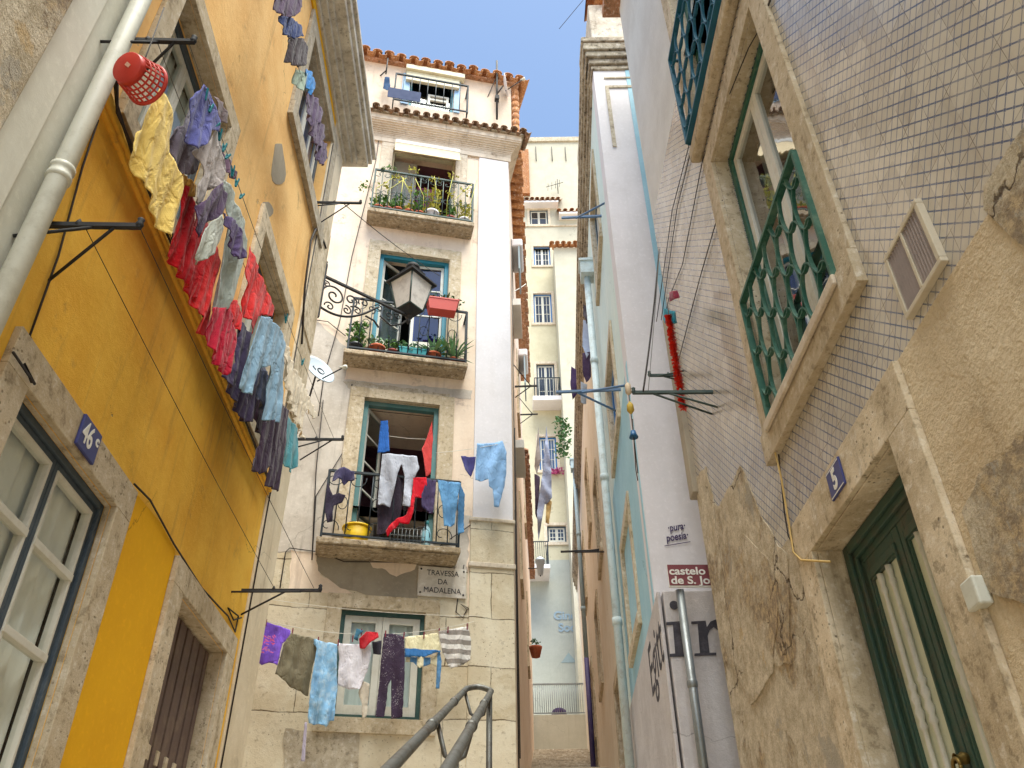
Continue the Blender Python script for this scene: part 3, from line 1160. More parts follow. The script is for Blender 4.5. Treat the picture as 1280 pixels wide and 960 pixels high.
window(yh, w0, .14, M['dgrey'], M['wwood'], M['glassb'], 4, 2, 2, M['curt'], M['darkb'], fw=.07, seed=5)
# brown metal door with slats and a cross bar
u0, u1, z0, z1 = door
dm = MB()
for i in range(14):
    a = u0 + .02 + (u1 - u0 - .04) * i / 14
    dm.box(a, a + (u1 - u0) / 14 * .78, .09 - .006 * (i % 2), .125, z0, z1 - .02)
dm.box(u0, u1, .126, .15, z0, z1)
dd = part(yh, 'door', dm, M['brown'], bev=.002)
part(dd, 'cross_bar', MB().box(u0, u1, .072, .09, 2.62, 2.67), M['iron'], bev=.003)
for i in range(4):
    a = u0 + .3 + i * .17
    for za, zb_ in ((2.2, 2.29), (2.72, 2.80)):
        part(dd, 'paper_scrap', MB().box(a, a + .05, .078, .09, za, zb_), M['stone'])
room(dd, u0, u1, z0, z1, .16, .3, M['dark'])
# number plate 46C
pc = WA.uz(98, 545)
pl = part(yh, 'number_plate', MB().box(pc[0] - .085, pc[0] + .115, -.052, -.036, pc[1] - .09, pc[1] + .07), M['plate'], bev=.004)
text_part(pl, 'number', '46', WA, pc[0] - .015, -.0535, pc[1] - .01, .15, M['signw'], bold=.0022, sx=.72)
text_part(pl, 'number', 'c', WA, pc[0] + .082, -.0535, pc[1] + .02, .075, M['signw'], bold=.003)

# clothes brackets: arm out of the wall, two struts
def dryer(parent, W, px, L, z_dn=.45, spread=.22, mat='iron', r=.011):
    u, z = W.uz(*px)
    mb = MB()
    mb.bar((u, .02, z), (u, -L, z), r)
    mb.tube([(u - spread * .4, 0, z - z_dn * .35), (u, -L * .55, z - .01)], r * .7, 6)
    mb.tube([(u + spread, 0, z - z_dn * .25), (u, -L * .75, z - .01)], r * .7, 6)
    mb.lathe((u, -L + .01, z), [(.001, -.01), (.014, -.005), (.018, .01), (.012, .03), (.016, .04), (.001, .055)], 10)
    mb.lathe((u, -L * .4, z), [(.001, -.01), (.012, -.005), (.015, .01), (.010, .025), (.001, .04)], 10)
    part(parent, 'clothes_bracket', mb, M[mat])
    return u, z


b1 = dryer(yh, WA, (144, 50), .40)
b2 = dryer(yh, WA, (44, 281), .44)
b3 = dryer(yh, WA, (302, 738), .62, spread=-.25)
b4 = dryer(yh, WA, (395, 253), .50)
b5 = dryer(yh, WA, (372, 549), .46)


def line_thing(name, label, W, a, b, s_, r, mat, group=None, cat='clothes line'):
    mb = MB().tube(sag(a, b, s_, 20), r, 6)
    c_ = tuple(Vector(a).lerp(Vector(b), .5))
    return solo(name, label, cat, W, c_, mb, mat, group)


line_thing('clothes_line', 'outer wire of the loaded line below the basket on the yellow house', WA, (b1[0], -.36, b1[1] + .02), (b5[0], -.36, b5[1] + .02), .06, .0025, M['wire'])
line_thing('clothes_line', 'inner wire of the loaded line, close to the windows of the yellow house', WA, (b1[0], -.2, b1[1] + .02), (b5[0], -.2, b5[1] + .02), .06, .0025, M['wire'])
line_thing('clothes_line', 'empty outer wire crossing the yellow wall down to the bracket near the corner', WA, (b2[0], -.42, b2[1] + .02), (b3[0], -.56, b3[1] + .02), .02, .0022, M['cable'])
line_thing('clothes_line', 'empty inner wire crossing the yellow wall above the door', WA, (b2[0], -.19, b2[1] + .02), (b3[0], -.25, b3[1] + .02), .02, .0022, M['cable'])
# cables along the wall
mb = MB()
pp = [WA.P(x, y, -.02) for x, y in ((5, 345), (60, 235), (98, 150), (117, 118), (140, 70), (160, 20), (172, -15))]
mb.tube([(p.x, -.02, p.z) for p in pp], .009, 6)
pp = [WA.P(x, y, -.05) for x, y in ((115, 118), (135, 150), (160, 199), (206, 300), (270, 455), (330, 602))]
for k in range(3):
    mb.tube([(p.x, -.055 - .012 * k, 5.15 + .03 * math.sin(i * 2 + k) - .014 * k + (.18 if i == 0 else 0)) for i, p in enumerate(pp)], .008, 6)
pp = [WA.P(x, y) for x, y in ((165, 605), (185, 625), (215, 680), (250, 735), (275, 762), (283, 770), (292, 790), (296, 770), (283, 760), (290, 775), (300, 772))]
mb.tube([(p.x, -.012, p.z) for p in pp], .006, 6)
pp = [WA.P(x, y) for x, y in ((120, 150), (100, 210), (70, 320), (52, 370), (34, 420), (44, 440))]
mb.tube([(p.x, -.010, p.z) for p in pp], .005, 6)
pp = [WA.P(x, y) for x, y in ((0, 440), (28, 480), (15, 455), (24, 478))]
mb.tube([(p.x, -.05, p.z) for p in pp], .006, 6)
pp = [WA.P(x, y) for x, y in ((372, 430), (376, 360), (384, 300), (390, 286), (397, 292), (403, 310))]
mb.tube([(p.x, -.04, p.z) for p in pp], .012, 6)
part(yh, 'cable', mb, M['cable'])
part(yh, 'cable', MB().tube([(6.42, -.028, 1.2), (6.42, -.028, 9.9)], .006, 8), M['cable'])

# ------------------------------------------------------------------ centre house with the three balconies
hc = thing('balcony_house', 'peach house facing down the alley with three iron balconies and a tiled roof', 'house', WC, -2, 0, 3)
d3 = (-2.20, -1.02, 12.75, 14.40)
d2 = (-2.22, -1.05, 9.60, 11.70)
d1 = (-2.21, -1.10, 6.45, 8.67)
gw = (-2.20, -1.15, 4.165, 5.47)
at = (-1.55, -.55, 16.05, 17.35)
ZE = WC.uz(553, 146, -.34)[1]
part(hc, 'wall', shell(MB(), -7, -.002, 6.9, ZE - .02, [d3, d2, (d1[0], d1[1], 6.9, d1[3])], 3.0, .3), M['peach'])
part(hc, 'lower_wall', shell(MB(), -7, -.002, 2.2, 6.9, [gw, (d1[0], d1[1], 6.45, 6.9)], 3.0, .3), M['greyw'])


def patch(parent, W, px, mat, w=-.006, name='render_patch', seed=0, cut=(), umin=-1e9):
    pts = []
    n = len(px)
    for i in range(n):
        a, b = Vector(W.uz(*px[i])), Vector(W.uz(*px[(i + 1) % n]))
        k = max(1, int((b - a).length / .06))
        for j in range(k):
            q = a.lerp(b, j / k)
            o = Vector((mnoise.noise(Vector((q.x * 7, q.y * 7, seed))), mnoise.noise(Vector((q.x * 7, q.y * 7, seed + 5))))) * .035
            q = q + o
            pts.append(Vector((max(umin + j * .0004, q.x), q.y)))
    n = len(pts)
    ed = [(i, (i + 1) % n) for i in range(n)]
    allp = list(pts)
    for a, b, c, d in cut:
        k = len(allp)
        allp += [Vector(p) for p in ((a, c), (b, c), (b, d), (a, d))]
        ed += [(k, k + 1), (k + 1, k + 2), (k + 2, k + 3), (k + 3, k)]
    vv, ee, ff, *_ = delaunay_2d_cdt(allp, ed, [], 1, 1e-5)
    keep = []
    for f_ in ff:
        cx, cz = sum(vv[i][0] for i in f_) / 3, sum(vv[i][1] for i in f_) / 3
        if not any(a < cx < b and c < cz < d for a, b, c, d in cut):
            keep.append(tuple(f_))
    mb = MB().add([(p[0], w, p[1]) for p in vv], keep)
    # a thin edge so that the layer has thickness
    mb.add([(p.x, w, p.y) for p in pts] + [(p.x, .01, p.y) for p in pts], [(i, (i + 1) % n, (i + 1) % n + n, i + n) for i in range(n)])
    return part(parent, name, mb, mat)


# bare grey render down the left side, the ashlar plinth, the peach remains over it
patch(hc, WC, [(395, 400), (440, 440), (430, 475), (590, 488), (590, 500), (440, 480), (432, 660), (400, 690), (300, 690), (330, 400)], M['greyw'], -.004, seed=1)
patch(hc, WC, [(430, 476), (562, 492), (560, 503), (436, 486)], M['stoneg'], -.008, seed=2)
patch(hc, WC, [(345, 690), (588, 716), (590, 1010), (200, 1000)], M['ashlar'], -.010, name='ashlar_facing', seed=3, cut=[gw])
patch(hc, WC, [(362, 688), (405, 692), (400, 720), (430, 735), (440, 742), (362, 738)], M['peach'], -.014, seed=4)
patch(hc, WC, [(396, 694), (523, 705), (521, 748), (470, 746), (425, 735), (398, 715)], M['greyp'], -.016, seed=5)
patch(hc, WC, [(458, 700), (520, 706), (518, 712), (495, 722), (483, 712), (465, 710)], M['peach'], -.020, seed=6)
patch(hc, WC, [(357, 912), (450, 918), (450, 1000), (350, 1000)], M['stoneg'], -.026, seed=7)
patch(hc, WC, [(585, 656), (592, 656), (592, 760), (583, 758)], M['peach'], -.012, seed=8)
# right-hand pilaster: white above, ashlar below
part(hc, 'white_pilaster', MB().box(-.57, -.001, -.035, .02, 6.86, ZE - .63), M['white'], bev=.01)
part(hc, 'stone_pilaster', MB().box(-.60, .0, -.05, .02, 2.2, 6.84), M['ashlar'], bev=.012)
for za, zb_ in ((6.80, 6.855), (6.13, 6.2)):
    part(hc, 'pilaster_moulding', MB().box(-.62, .02, -.075, .02, za, zb_), M['stonel'], bev=.01)
# main cornice and its return round the corner
mb = MB()
steps_ = [(-.045, ZE - .62, ZE - .5)] + [(-.05 - .17 * (1 - math.cos(k / 8 * math.pi / 2)), ZE - .5 + .3 * k / 9, ZE - .5 + .3 * (k + 1) / 9) for k in range(9)] + [(-.235, ZE - .2, ZE - .06)]
for w_, za, zb in steps_:
    mb.box(-7, -w_ * .95, w_, 3.0, za, zb)
part(hc, 'cornice', mb, M['cove'])


def tile_row(mb, u0, u1, w0, w1, z0, z1, pitch=.22, r=.085, seed=0):
    """barrel tiles side by side, running from the eave (w0,z0) up to (w1,z1)"""
    rnd = random.Random(seed)
    n = max(1, int((u1 - u0) / pitch))
    for i in range(n + 1):
        u = u0 + (u1 - u0) * i / n
        for k, (rr, dz, s_) in enumerate(((r, 0, 1), (r * .85, -.03, -1))):
            uu = u + (pitch / 2 if k else 0)
            a = Vector((uu + rnd.uniform(-.008, .008), w0 + rnd.uniform(-.025, .02), z0 + dz))
            b = Vector((uu, w1, z1 + dz))
            vs_, fs = [], []
            m_ = 8
            for p, q in ((a, 1.0), (b, .9)):
                for j in range(m_ + 1):
                    t = math.pi * j / m_
                    vs_.append((p.x + math.cos(t) * rr * q, p.y, p.z + s_ * math.sin(t) * rr * q * .9))
                for j in range(m_ + 1):
                    t = math.pi * j / m_
                    vs_.append((p.x + math.cos(t) * (rr - .016) * q, p.y, p.z + s_ * math.sin(t) * (rr - .016) * q * .9))
            k2 = m_ + 1
            for j in range(m_):
                fs += [(j, j + 1, j + 1 + 2 * k2, j + 2 * k2), (j + k2, j + k2 + 1, j + k2 + 1 + 2 * k2, j + k2 + 2 * k2), (j, j + 1, j + 1 + k2, j + k2)]
            mb.add(vs_, fs, True)
    return mb


part(hc, 'eave_tiles', tile_row(MB(), -6.6, .24, -.35, .15, ZE, ZE + .10, .19, .07, 3), M['roofw'])
part(hc, 'eave_bed', MB().box(-7, .27, -.29, .3, ZE - .058, ZE - .035), M['cornd'], bev=.01)
# attic storey, set back a little
WB = .08
ZR = WC.uz(550, 82, -.12)[1]
q1, q2 = WC.uz(514, 94, WB), WC.uz(566, 141, WB)
at = (q1[0], q2[0], q2[1], q1[1])
mb = MB()
sh = shell(MB(), -6.5, .10, ZE + .02, ZR, [at], 2.6, .2)
for v in sh.v: mb.v.append((v[0], v[1] + WB, v[2]))
mb.f, mb.sm = sh.f, sh.sm
part(hc, 'attic_wall', mb, M['attic'])
part(hc, 'roof', MB().box(-6.6, .26, WB - .10, 3.0, ZR + .002, ZR + .04), M['rooftd'])
part(hc, 'roof_tiles', tile_row(MB(), -6.5, .26, WB - .22, 2.6, ZR + .10, ZR + .75, .245, .10, 5), M['rooft'])
mb = MB()
for k in range(9):
    mb.lathe((.19, WB + .02, ZE + .06 + k * .2), [(.03, 0), (.075, .01), (.085, .185), (.065, .19)], 12)
part(hc, 'verge_tiles', mb, M['rooft'])


def stair_frame(px):
    return px


surround(hc, *d3, .22, M['stonel'], sill=False, lintel=.30, lin=.05)
surround(hc, *d2, .20, M['stone'], sill=False, lintel=.22, lin=.05)
surround(hc, *d1, .22, M['stone'], sill=False, lintel=.17, lin=.05)
surround(hc, *gw, .18, M['stone'], sill=True, th=.17, lin=.05)
# ground floor window
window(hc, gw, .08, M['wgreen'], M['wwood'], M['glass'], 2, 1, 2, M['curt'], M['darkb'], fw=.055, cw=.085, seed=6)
# first-floor doorway, teal frame, left leaf open inwards
def doorframe(r, fmat, fw=.07, depth=.10):
    u0, u1, z0, z1 = r
    mb = MB().box(u0, u0 + fw, depth - .04, depth + .05, z0, z1).box(u1 - fw, u1, depth - .04, depth + .05, z0, z1).box(u0 + fw, u1 - fw, depth - .04, depth + .05, z1 - fw, z1)
    return part(hc, 'door_frame', mb, fmat, bev=.005)


def leaf(fr, hinge_u, z0, z1, wdt, ang, sgn, rows, mat, gm_, depth=.12):
    """door leaf turned inwards by ang about its hinge"""
    def T(mb):
        return mb.rot((hinge_u, depth, 0), 'Z', ang * sgn)
    s_ = 1 if sgn > 0 else -1
    a, b = hinge_u, hinge_u + s_ * wdt
    lo, hi = min(a, b), max(a, b)
    mb = MB().box(lo, lo + .05, depth, depth + .035, z0, z1).box(hi - .05, hi, depth, depth + .035, z0, z1)
    mb.box(lo + .05, hi - .05, depth, depth + .035, z1 - .05, z1).box(lo + .05, hi - .05, depth, depth + .035, z0, z0 + .35)
    for i in range(1, rows):
        zz = z0 + .35 + (z1 - z0 - .35) * i / rows
        mb.box(lo + .05, hi - .05, depth + .005, depth + .03, zz - .013, zz + .013)
    l = part(fr, 'door_leaf', T(mb), mat, bev=.003)
    part(fr, 'pane', T(MB().box(lo + .03, hi - .03, depth + .015, depth + .02, z0 + .3, z1 - .03)), gm_)
    return l


fr = doorframe(d1, M['tealg'])
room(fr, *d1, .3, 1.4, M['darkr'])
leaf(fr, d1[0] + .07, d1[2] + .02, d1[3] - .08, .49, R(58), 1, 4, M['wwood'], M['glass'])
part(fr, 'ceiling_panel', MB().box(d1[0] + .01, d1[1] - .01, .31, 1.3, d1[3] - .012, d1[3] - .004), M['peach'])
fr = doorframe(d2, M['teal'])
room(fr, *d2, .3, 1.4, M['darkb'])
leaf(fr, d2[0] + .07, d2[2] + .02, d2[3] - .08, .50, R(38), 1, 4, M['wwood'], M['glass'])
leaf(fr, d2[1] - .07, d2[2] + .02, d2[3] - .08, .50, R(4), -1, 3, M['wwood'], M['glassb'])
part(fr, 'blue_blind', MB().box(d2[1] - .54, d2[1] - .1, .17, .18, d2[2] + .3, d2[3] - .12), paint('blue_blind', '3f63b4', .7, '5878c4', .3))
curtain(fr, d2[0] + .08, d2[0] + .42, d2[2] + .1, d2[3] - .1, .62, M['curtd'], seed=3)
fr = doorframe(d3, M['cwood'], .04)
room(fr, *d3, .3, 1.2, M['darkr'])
curtain(fr, d3[0] + .5, d3[1] - .3, d3[2], d3[3] - .5, .4, fabric('plum_curtain', 'a25f92', '6e4468'), seed=5)
part(fr, 'door_leaf', MB().box(d3[0] + .05, d3[0] + .48, .2, .24, d3[2], d3[3] - .1), M['curtd'])
# roller blind box with a hanging cloth awning over the top doorway
part(hc, 'blind_box', MB().box(d3[0] + .02, d3[1] + .06, -.16, -.04, d3[3] + .0, d3[3] + .10), M['whitew'], bev=.01)
mb = MB().add([(d3[0] + .02, -.15, d3[3] - .0), (d3[1] + .05, -.15, d3[3] - .0), (d3[1] + .05, -.34, d3[3] - .45), (d3[0] + .02, -.34, d3[3] - .45)], [(0, 1, 2, 3)])
aw = part(hc, 'awning', mb, fabric('buff_awning', 'cdbb98', 'a9956f', wr=.15))
s_ = aw.modifiers.new('t', 'SOLIDIFY'); s_.thickness = .01
# attic window
u0, u1, z0, z1 = at
am = MB().box(u0, u0 + .05, WB + .04, WB + .12, z0, z1).box(u1 - .05, u1, WB + .04, WB + .12, z0, z1).box(u0, u1, WB + .04, WB + .12, z1 - .05, z1)
af = part(hc, 'attic_window', am, M['teal'])
part(af, 'casement', MB().box(u0 + .38, u0 + .43, WB + .06, WB + .1, z0, z1 - .45).box(u1 - .14, u1 - .09, WB + .06, WB + .1, z0, z1 - .45).box(u0 + .43, u1 - .14, WB + .06, WB + .1, z1 - .5, z1 - .45).box(u0 + .43, u1 - .14, WB + .06, WB + .1, z0 + .38, z0 + .44), M['wwood'])
part(af, 'pane', MB().box(u0 + .06, u1 - .06, WB + .105, WB + .11, z0, z1 - .06), M['glass'])
room(af, u0, u1, z0, z1, WB + .14, .8, M['darkb'])
part(af, 'shutter', MB().box(u0 - .16, u0 - .01, WB - .03, WB - .004, z0, z1), paint('pale_blue_shutter', '8fb2d4', .5))
part(af, 'shutter', MB().box(u1 + .01, u1 + .13, WB - .03, WB - .004, z0, z1), paint('pale_blue_shutter', '8fb2d4', .5))
part(hc, 'blind_box', MB().box(u0 - .12, u1 + .2, WB - .16, WB - .02, z1 + .0, z1 + .14).box(u0 - .1, u1 + .1, WB - .10, WB - .03, z1 - .3, z1 - .002), M['cwood'], bev=.01)


# ---- balconies
def scrolls(mb, u, w, z, s_, ax='u'):
    X = (1, 0, 0) if ax == 'u' else (0, 1, 0)
    for sg in (1, -1):
        Xv = Vector(X) * sg
        mb.tube(spiral((u + Xv.x * s_ * .55, w + Xv.y * s_ * .55, z), .012, s_ * .5, 0, .95, (Xv, (0, 0, 1)), 16), .0055, 5)


def railing(parent, u0, u1, wf, z0, z1, mat, nb=12, style=1, wb=0.0, r=.008, top=.016):
    mb = MB()
    for z, rr in ((z0, top * .8), (z1, top)):
        mb.bar((u0, wf, z), (u1, wf, z), rr, rr)
        mb.bar((u0, wf, z), (u0, wb, z), rr, rr)
        mb.bar((u1, wf, z), (u1, wb, z), rr, rr)
    for u in (u0, u1):
        mb.bar((u, wf, z0 - .04), (u, wf, z1 + .01), .014)
    H = z1 - z0
    for i in range(1, nb):
        u = u0 + (u1 - u0) * i / nb
        mb.tube([(u, wf, z0), (u, wf, z1)], r, 6)
    ns = max(2, int(abs(wf) / .14))
    for i in range(1, ns):
        for u in (u0, u1):
            w = wf + (wb - wf) * i / ns
            mb.tube([(u, w, z0), (u, w, z1)], r, 6)
    if style == 1:
        for i in range(nb):
            u = u0 + (u1 - u0) * (i + .5) / nb
            p = (u1 - u0) / nb
            if i % 2 == 0:
                mb.tube(spiral((u - p * .0, wf, z1 - .11), p * .15, p * .95, math.pi * .5, .8, ((1, 0, 0), (0, 0, 1)), 14), .006, 5)
                mb.tube(spiral((u + p * .0, wf, z0 + .11), p * .15, p * .95, -math.pi * .5, -.8, ((1, 0, 0), (0, 0, 1)), 14), .006, 5)
            if i % 3 == 1:
                mb.tube(spiral((u, wf, z0 + H * .5), p * .42, p * .42, 0, 1, ((1, 0, 0), (0, 0, 1.5)), 14), .006, 5)
    elif style == 2:
        for i in range(nb):
            u = u0 + (u1 - u0) * (i + .5) / nb
            p = (u1 - u0) / nb
            mb.tube(spiral((u, wf, z0 + H * .42), .01, p * .75, 0, 1.1, ((1 if i % 2 else -1, 0, 0), (0, 0, 1)), 16), .006, 5)
            mb.tube(spiral((u, wf, z1 - .12), .01, p * .55, math.pi / 2, .9, ((1 if i % 2 else -1, 0, 0), (0, 0, 1)), 14), .006, 5)
            if i % 2:
                mb.tube(spiral((u, wf, z1 - .12), p * .9, p * .9, 0, .5, ((1, 0, 0), (0, 0, 1)), 12), .006, 5)
    return part(parent, 'railing', mb, mat)


def balcony(z_top, u0, u1, wf, th, mat=None):
    mb = MB()
    mb.box(u0, u1, wf, .02, z_top - th, z_top)
    mb.box(u0 + .03, u1 - .03, wf + .04, .02, z_top - th - .025, z_top - th)
    return part(hc, 'balcony', mb, M['slab'], bev=.02)


def front(W, w, a, b):
    p, q = W.uz(*a, w), W.uz(*b, w)
    return p[0], q[0], (p[1] + q[1]) / 2


r1 = front(WC, -.32, (460, 257), (593, 279))
r2 = front(WC, -.32, (430, 435), (585, 453))
r3 = front(WC, -.42, (396, 668), (576, 686))
B1 = balcony(r1[2], r1[0], r1[1], -.32, .09)
B2 = balcony(r2[2], r2[0], r2[1], -.32, .08)
B3 = balcony(r3[2], r3[0], r3[1], -.42, .08)
z1t = front(WC, -.29, (469, 211), (595, 232))[2]
z2t = front(WC, -.29, (437, 374), (587, 389))[2]
z3t = front(WC, -.39, (411, 586), (576, 605))[2]
railing(B1, r1[0] + .05, r1[1] - .03, -.29, r1[2] + .05, z1t, M['irong'], 13, 2)
railing(B2, r2[0] + .05, r2[1] - .03, -.29, r2[2] + .05, z2t, M['ironb'], 12, 1)
railing(B3, r3[0] + .05, r3[1] - .03, -.39, r3[2] + .05, z3t, M['ironb'], 12, 1)
# attic balcony railing on the eave
ra = front(WC, -.22, (492, 121), (581, 142))
rb = front(WC, -.22, (503, 92), (585, 109))
rl = railing(hc, ra[0], ra[1] + .05, -.22, ra[2] - .0, rb[2], M['ironb'], 9, 0, wb=WB)
part(rl, 'privacy_panel', MB().box(ra[0] - .12, ra[0] + .52, -.24, -.23, ra[2] + .02, ra[2] + .33), paint('navy_panel', '152a54', .7), bev=.003)

# street name plaque
sg = thing('street_name_plaque', 'white marble street plaque with dark lettering under the lowest balcony', 'sign', WC, -.96, 0, 5.69)
part(sg, 'plaque', MB().box(-1.275, -.645, -.045, -.02, 5.685, 6.09), M['marble'], bev=.004)
for k, s_ in enumerate(('TRAVESSA', 'DA', 'MADALENA')):
    text_part(sg, 'lettering', s_, WC, -.955, -.047, 6.005 - k * .118, .105, M['ink'], bold=0, sx=.88)
for u in (-1.24, -.68):
    for z in (5.73, 6.05):
        part(sg, 'screw', MB().lathe((u, -.045, z), [(.013, 0), (.013, .006), (.001, .01)], 10, (0, -1, 0)), M['iron'])
# cables on the facade
mb = MB()
for pts in ([(350, 735), (357, 690), (362, 685), (400, 690), (430, 702), (520, 703), (590, 655), (640, 658), (641, 680)],
            [(432, 560), (395, 620), (390, 700), (395, 590), (404, 500)],
            [(440, 480), (425, 600), (415, 640)],
            [(580, 706), (572, 750), (570, 765), (578, 772), (584, 762), (576, 755), (585, 760), (592, 775), (590, 800)],
            [(478, 140), (470, 200), (440, 320), (425, 400), (405, 470), (398, 520)],
            [(395, 400), (410, 402), (432, 420)]):
    mb.tube([WC.P(x, y, -.03 if i % 2 else -.025) + Vector((0, 0, 0)) for i, (x, y) in enumerate(pts)], .007, 6)
part(hc, 'cable', mb, M['cable'])

# ------------------------------------------------------------------ tiled house, right foreground
th = thing('tiled_house', 'house clad in blue and cream tiles over flaking render, on the right', 'house', WE, -3.5, 0, 0)
doorE = (-3.99, -2.91, 1.0, 3.412)
winE = (-4.12, -2.89, 4.30, 6.65)
winE2 = (-4.25, -3.0, 7.10, 9.5)
UF = -6.21
part(th, 'lower_wall', shell(MB(), UF, -2.905, -.4, 3.655, [doorE], 6, .22), M['rough'])
part(th, 'lower_wall', shell(MB(), -2.905, 5.0, -.4, 3.655, [], 6), M['beiger'])
part(th, 'tiled_wall', shell(MB(), UF + .01, 5.0, 3.655, 8.25, [winE, (winE2[0], winE2[1], 7.10, 8.25)], 6, .25), M['tile'])
part(th, 'upper_wall', shell(MB(), UF + .01, 5.0, 8.25, 12.4, [(winE2[0], winE2[1], 8.25, 9.5)], 6, .25), M['whitew'])
part(th, 'roof', MB().box(UF - .1, 5.0, -.22, 6, 12.405, 12.55), M['rooftd'])
# flaking render that climbs above the base of the tiles at the far end
patch(th, WE, [(868, 598), (883, 586), (888, 606), (893, 628), (901, 634), (912, 610), (926, 584), (938, 606), (948, 640), (960, 655), (975, 684), (985, 692), (990, 830), (893, 830)], M['rough'], -.006, name='fallen_render', seed=11, umin=UF + .01)
patch(th, WE, [(905, 700), (930, 665), (962, 700), (975, 760), (968, 840), (940, 880), (915, 830), (908, 760)], M['rough2'], -.010, name='fallen_render', seed=14)
patch(th, WE, [(1204, 640), (1225, 590), (1262, 565), (1330, 500), (1400, 760), (1290, 760), (1240, 740), (1222, 690)], M['rough2'], -.012, name='fallen_render', seed=12)
patch(th, WE, [(1232, 232), (1262, 190), (1340, 80), (1380, 300), (1300, 310), (1262, 290), (1240, 262)], M['rough2'], -.012, name='fallen_render', seed=13)
# slate strip on the corner above the render
cz = WE.uz(870, 625)[1]
part(th, 'corner_strip', MB().box(UF - .06, UF + .09, -.05, .1, cz, 6.9), M['greyp'], bev=.01)
mb = MB()
# stone surrounds
surround(th, *doorE, .22, M['stone'], sill=False, lintel=.236, proud=.03, lin=.125)
surround(th, *winE, .19, M['stone'], sill=True, th=.2, proud=.03, lin=.095)
surround(th, *winE2, .19, M['stone'], sill=False, proud=.03, lin=.095)
part(th, 'window_ledge', MB().box(winE[0] - .03, winE[1] + .03, -.075, -.052, winE[2] - .07, winE[2] - .005), M['stonel'], bev=.01)
part(th, 'window_ledge', MB().box(winE2[0] - .15, winE2[1] + .15, -.09, .0, winE2[2] - .13, winE2[2] - .002), M['stone'], bev=.02)
f = window(th, winE, .13, M['dggreen'], M['wwood'], M['glassr'], 2, 1, 2, None, M['darkb'], fw=.06, cw=.06, seed=8)
curtain(f, winE[0] + .1, winE[0] + .36, winE[2], winE[3], .3, M['curt'], seed=8)
curtain(f, winE[1] - .5, winE[1] - .1, winE[2], winE[3], .3, M['curt'], seed=9)
window(th, winE2, .13, M['dggreen'], M['wwood'], M['glassr'], 2, 2, 2, M['curt'], M['darkb'], fw=.06, cw=.06, seed=10)


def ribbon(mb, pts, hw=.011, t=.0038):
    """flat iron strip standing on edge, following pts in the (u,z) plane"""
    P_ = [Vector(p) for p in pts]
    vs_, fs = [], []
    for i, p in enumerate(P_):
        a = P_[max(0, i - 1)]
        b = P_[min(len(P_) - 1, i + 1)]
        d = b - a
        nr = Vector((-d.z, 0, d.x)).normalized() * t
        for s_ in (1, -1):
            for q in (1, -1):
                vs_.append(p + nr * s_ + Vector((0, hw * q, 0)))
    for i in range(len(P_) - 1):
        k = i * 4
        for a, b in ((0, 1), (1, 3), (3, 2), (2, 0)):
            fs.append((k + a, k + b, k + 4 + b, k + 4 + a))
    mb.add(vs_, fs)
    return mb


def ringrail(parent, u0, u1, z0, z1, w, cols, rows, mat, wb=0.0, sides=False):
    mb = MB()
    for z in (z0, z1):
        mb.box(u0, u1, w - .022, w + .022, z - .012, z + .012)
    for u in (u0, u1):
        mb.box(u - .01, u + .01, w - .02, w + .02, z0, z1)
        if sides:
            for z in (z0, z1):
                mb.box(u - .012, u + .012, w, wb, z - .012, z + .012)
    pu, pz = (u1 - u0) / cols, (z1 - z0) / rows
    for i in range(cols):
        for j in range(rows + 1):
            off = .5 if i % 2 else 0.0
            cu, cz_ = u0 + pu * (i + .5), z0 + pz * (j + off)
            pts = []
            for k in range(25):
                a = 2 * math.pi * k / 24
                z = cz_ + math.sin(a) * pz * .56
                u = cu + math.cos(a) * pu * .54
                pts.append((u, z))
            seg = []
            for u, z in pts:
                if z0 <= z <= z1:
                    seg.append((u, w, z))
                else:
                    if len(seg) > 1: ribbon(mb, seg)
                    seg = []
            if len(seg) > 1: ribbon(mb, seg)
    return part(parent, 'railing', mb, mat)


ringrail(th, winE[0] + .01, winE[1] - .0, 4.30, 5.22, -.04, 7, 3, M['dggreen'])
ringrail(th, winE2[0] - .08, winE2[1] + .05, 7.14, 8.30, -.10, 6, 4, paint('blue_green_iron', '1d5c74', .45, '2f4450', .4), sides=True)
# louvred vent
vt = part(th, 'vent', MB().box(-2.50, -2.17, -.03, .0, 3.70, 3.722).box(-2.50, -2.17, -.03, 0, 4.008, 4.03).box(-2.50, -2.475, -.03, 0, 3.722, 4.008).box(-2.195, -2.17, -.03, 0, 3.722, 4.008).box(-2.343, -2.325, -.03, 0, 3.722, 4.008), paint('vent_frame', 'c6bba6', .6, '9f917a', .3), bev=.003)
part(vt, 'backing', MB().box(-2.475, -2.195, -.006, -.003, 3.722, 4.008), paint('vent_dark', '3c2c30', .8))
mb = MB()
for i in range(15):
    u = -2.466 + i * .0188
    mb.obox((u, -.017, 3.865), (.0035, .004, 0), (-.001, .006, 0), (0, 0, .141))
part(vt, 'louvre', mb, paint('vent_slat', '8c7c74', .6))
# wall box (grey-white intercom)
q = WE.uz(1230, 742)
ib = part(th, 'junction_box', MB().box(q[0] - .045, q[0] + .045, -.05, .0, q[1] - .05, q[1] + .05), M['pvc'], bev=.008)
# number plate 5
q = WE.uz(1054, 600)
pl = part(th, 'number_plate', MB().box(q[0] - .085, q[0] + .095, -.042, -.031, q[1] - .07, q[1] + .075), M['plate'], bev=.003)
for zz in (-.064, .063):
    part(pl, 'border', MB().box(q[0] - .078, q[0] + .088, -.0435, -.0415, q[1] + zz, q[1] + zz + .005), M['signw'])
text_part(pl, 'number', '5', WE, q[0] + .005, -.0435, q[1], .135, M['signw'], bold=.005, sx=.85)
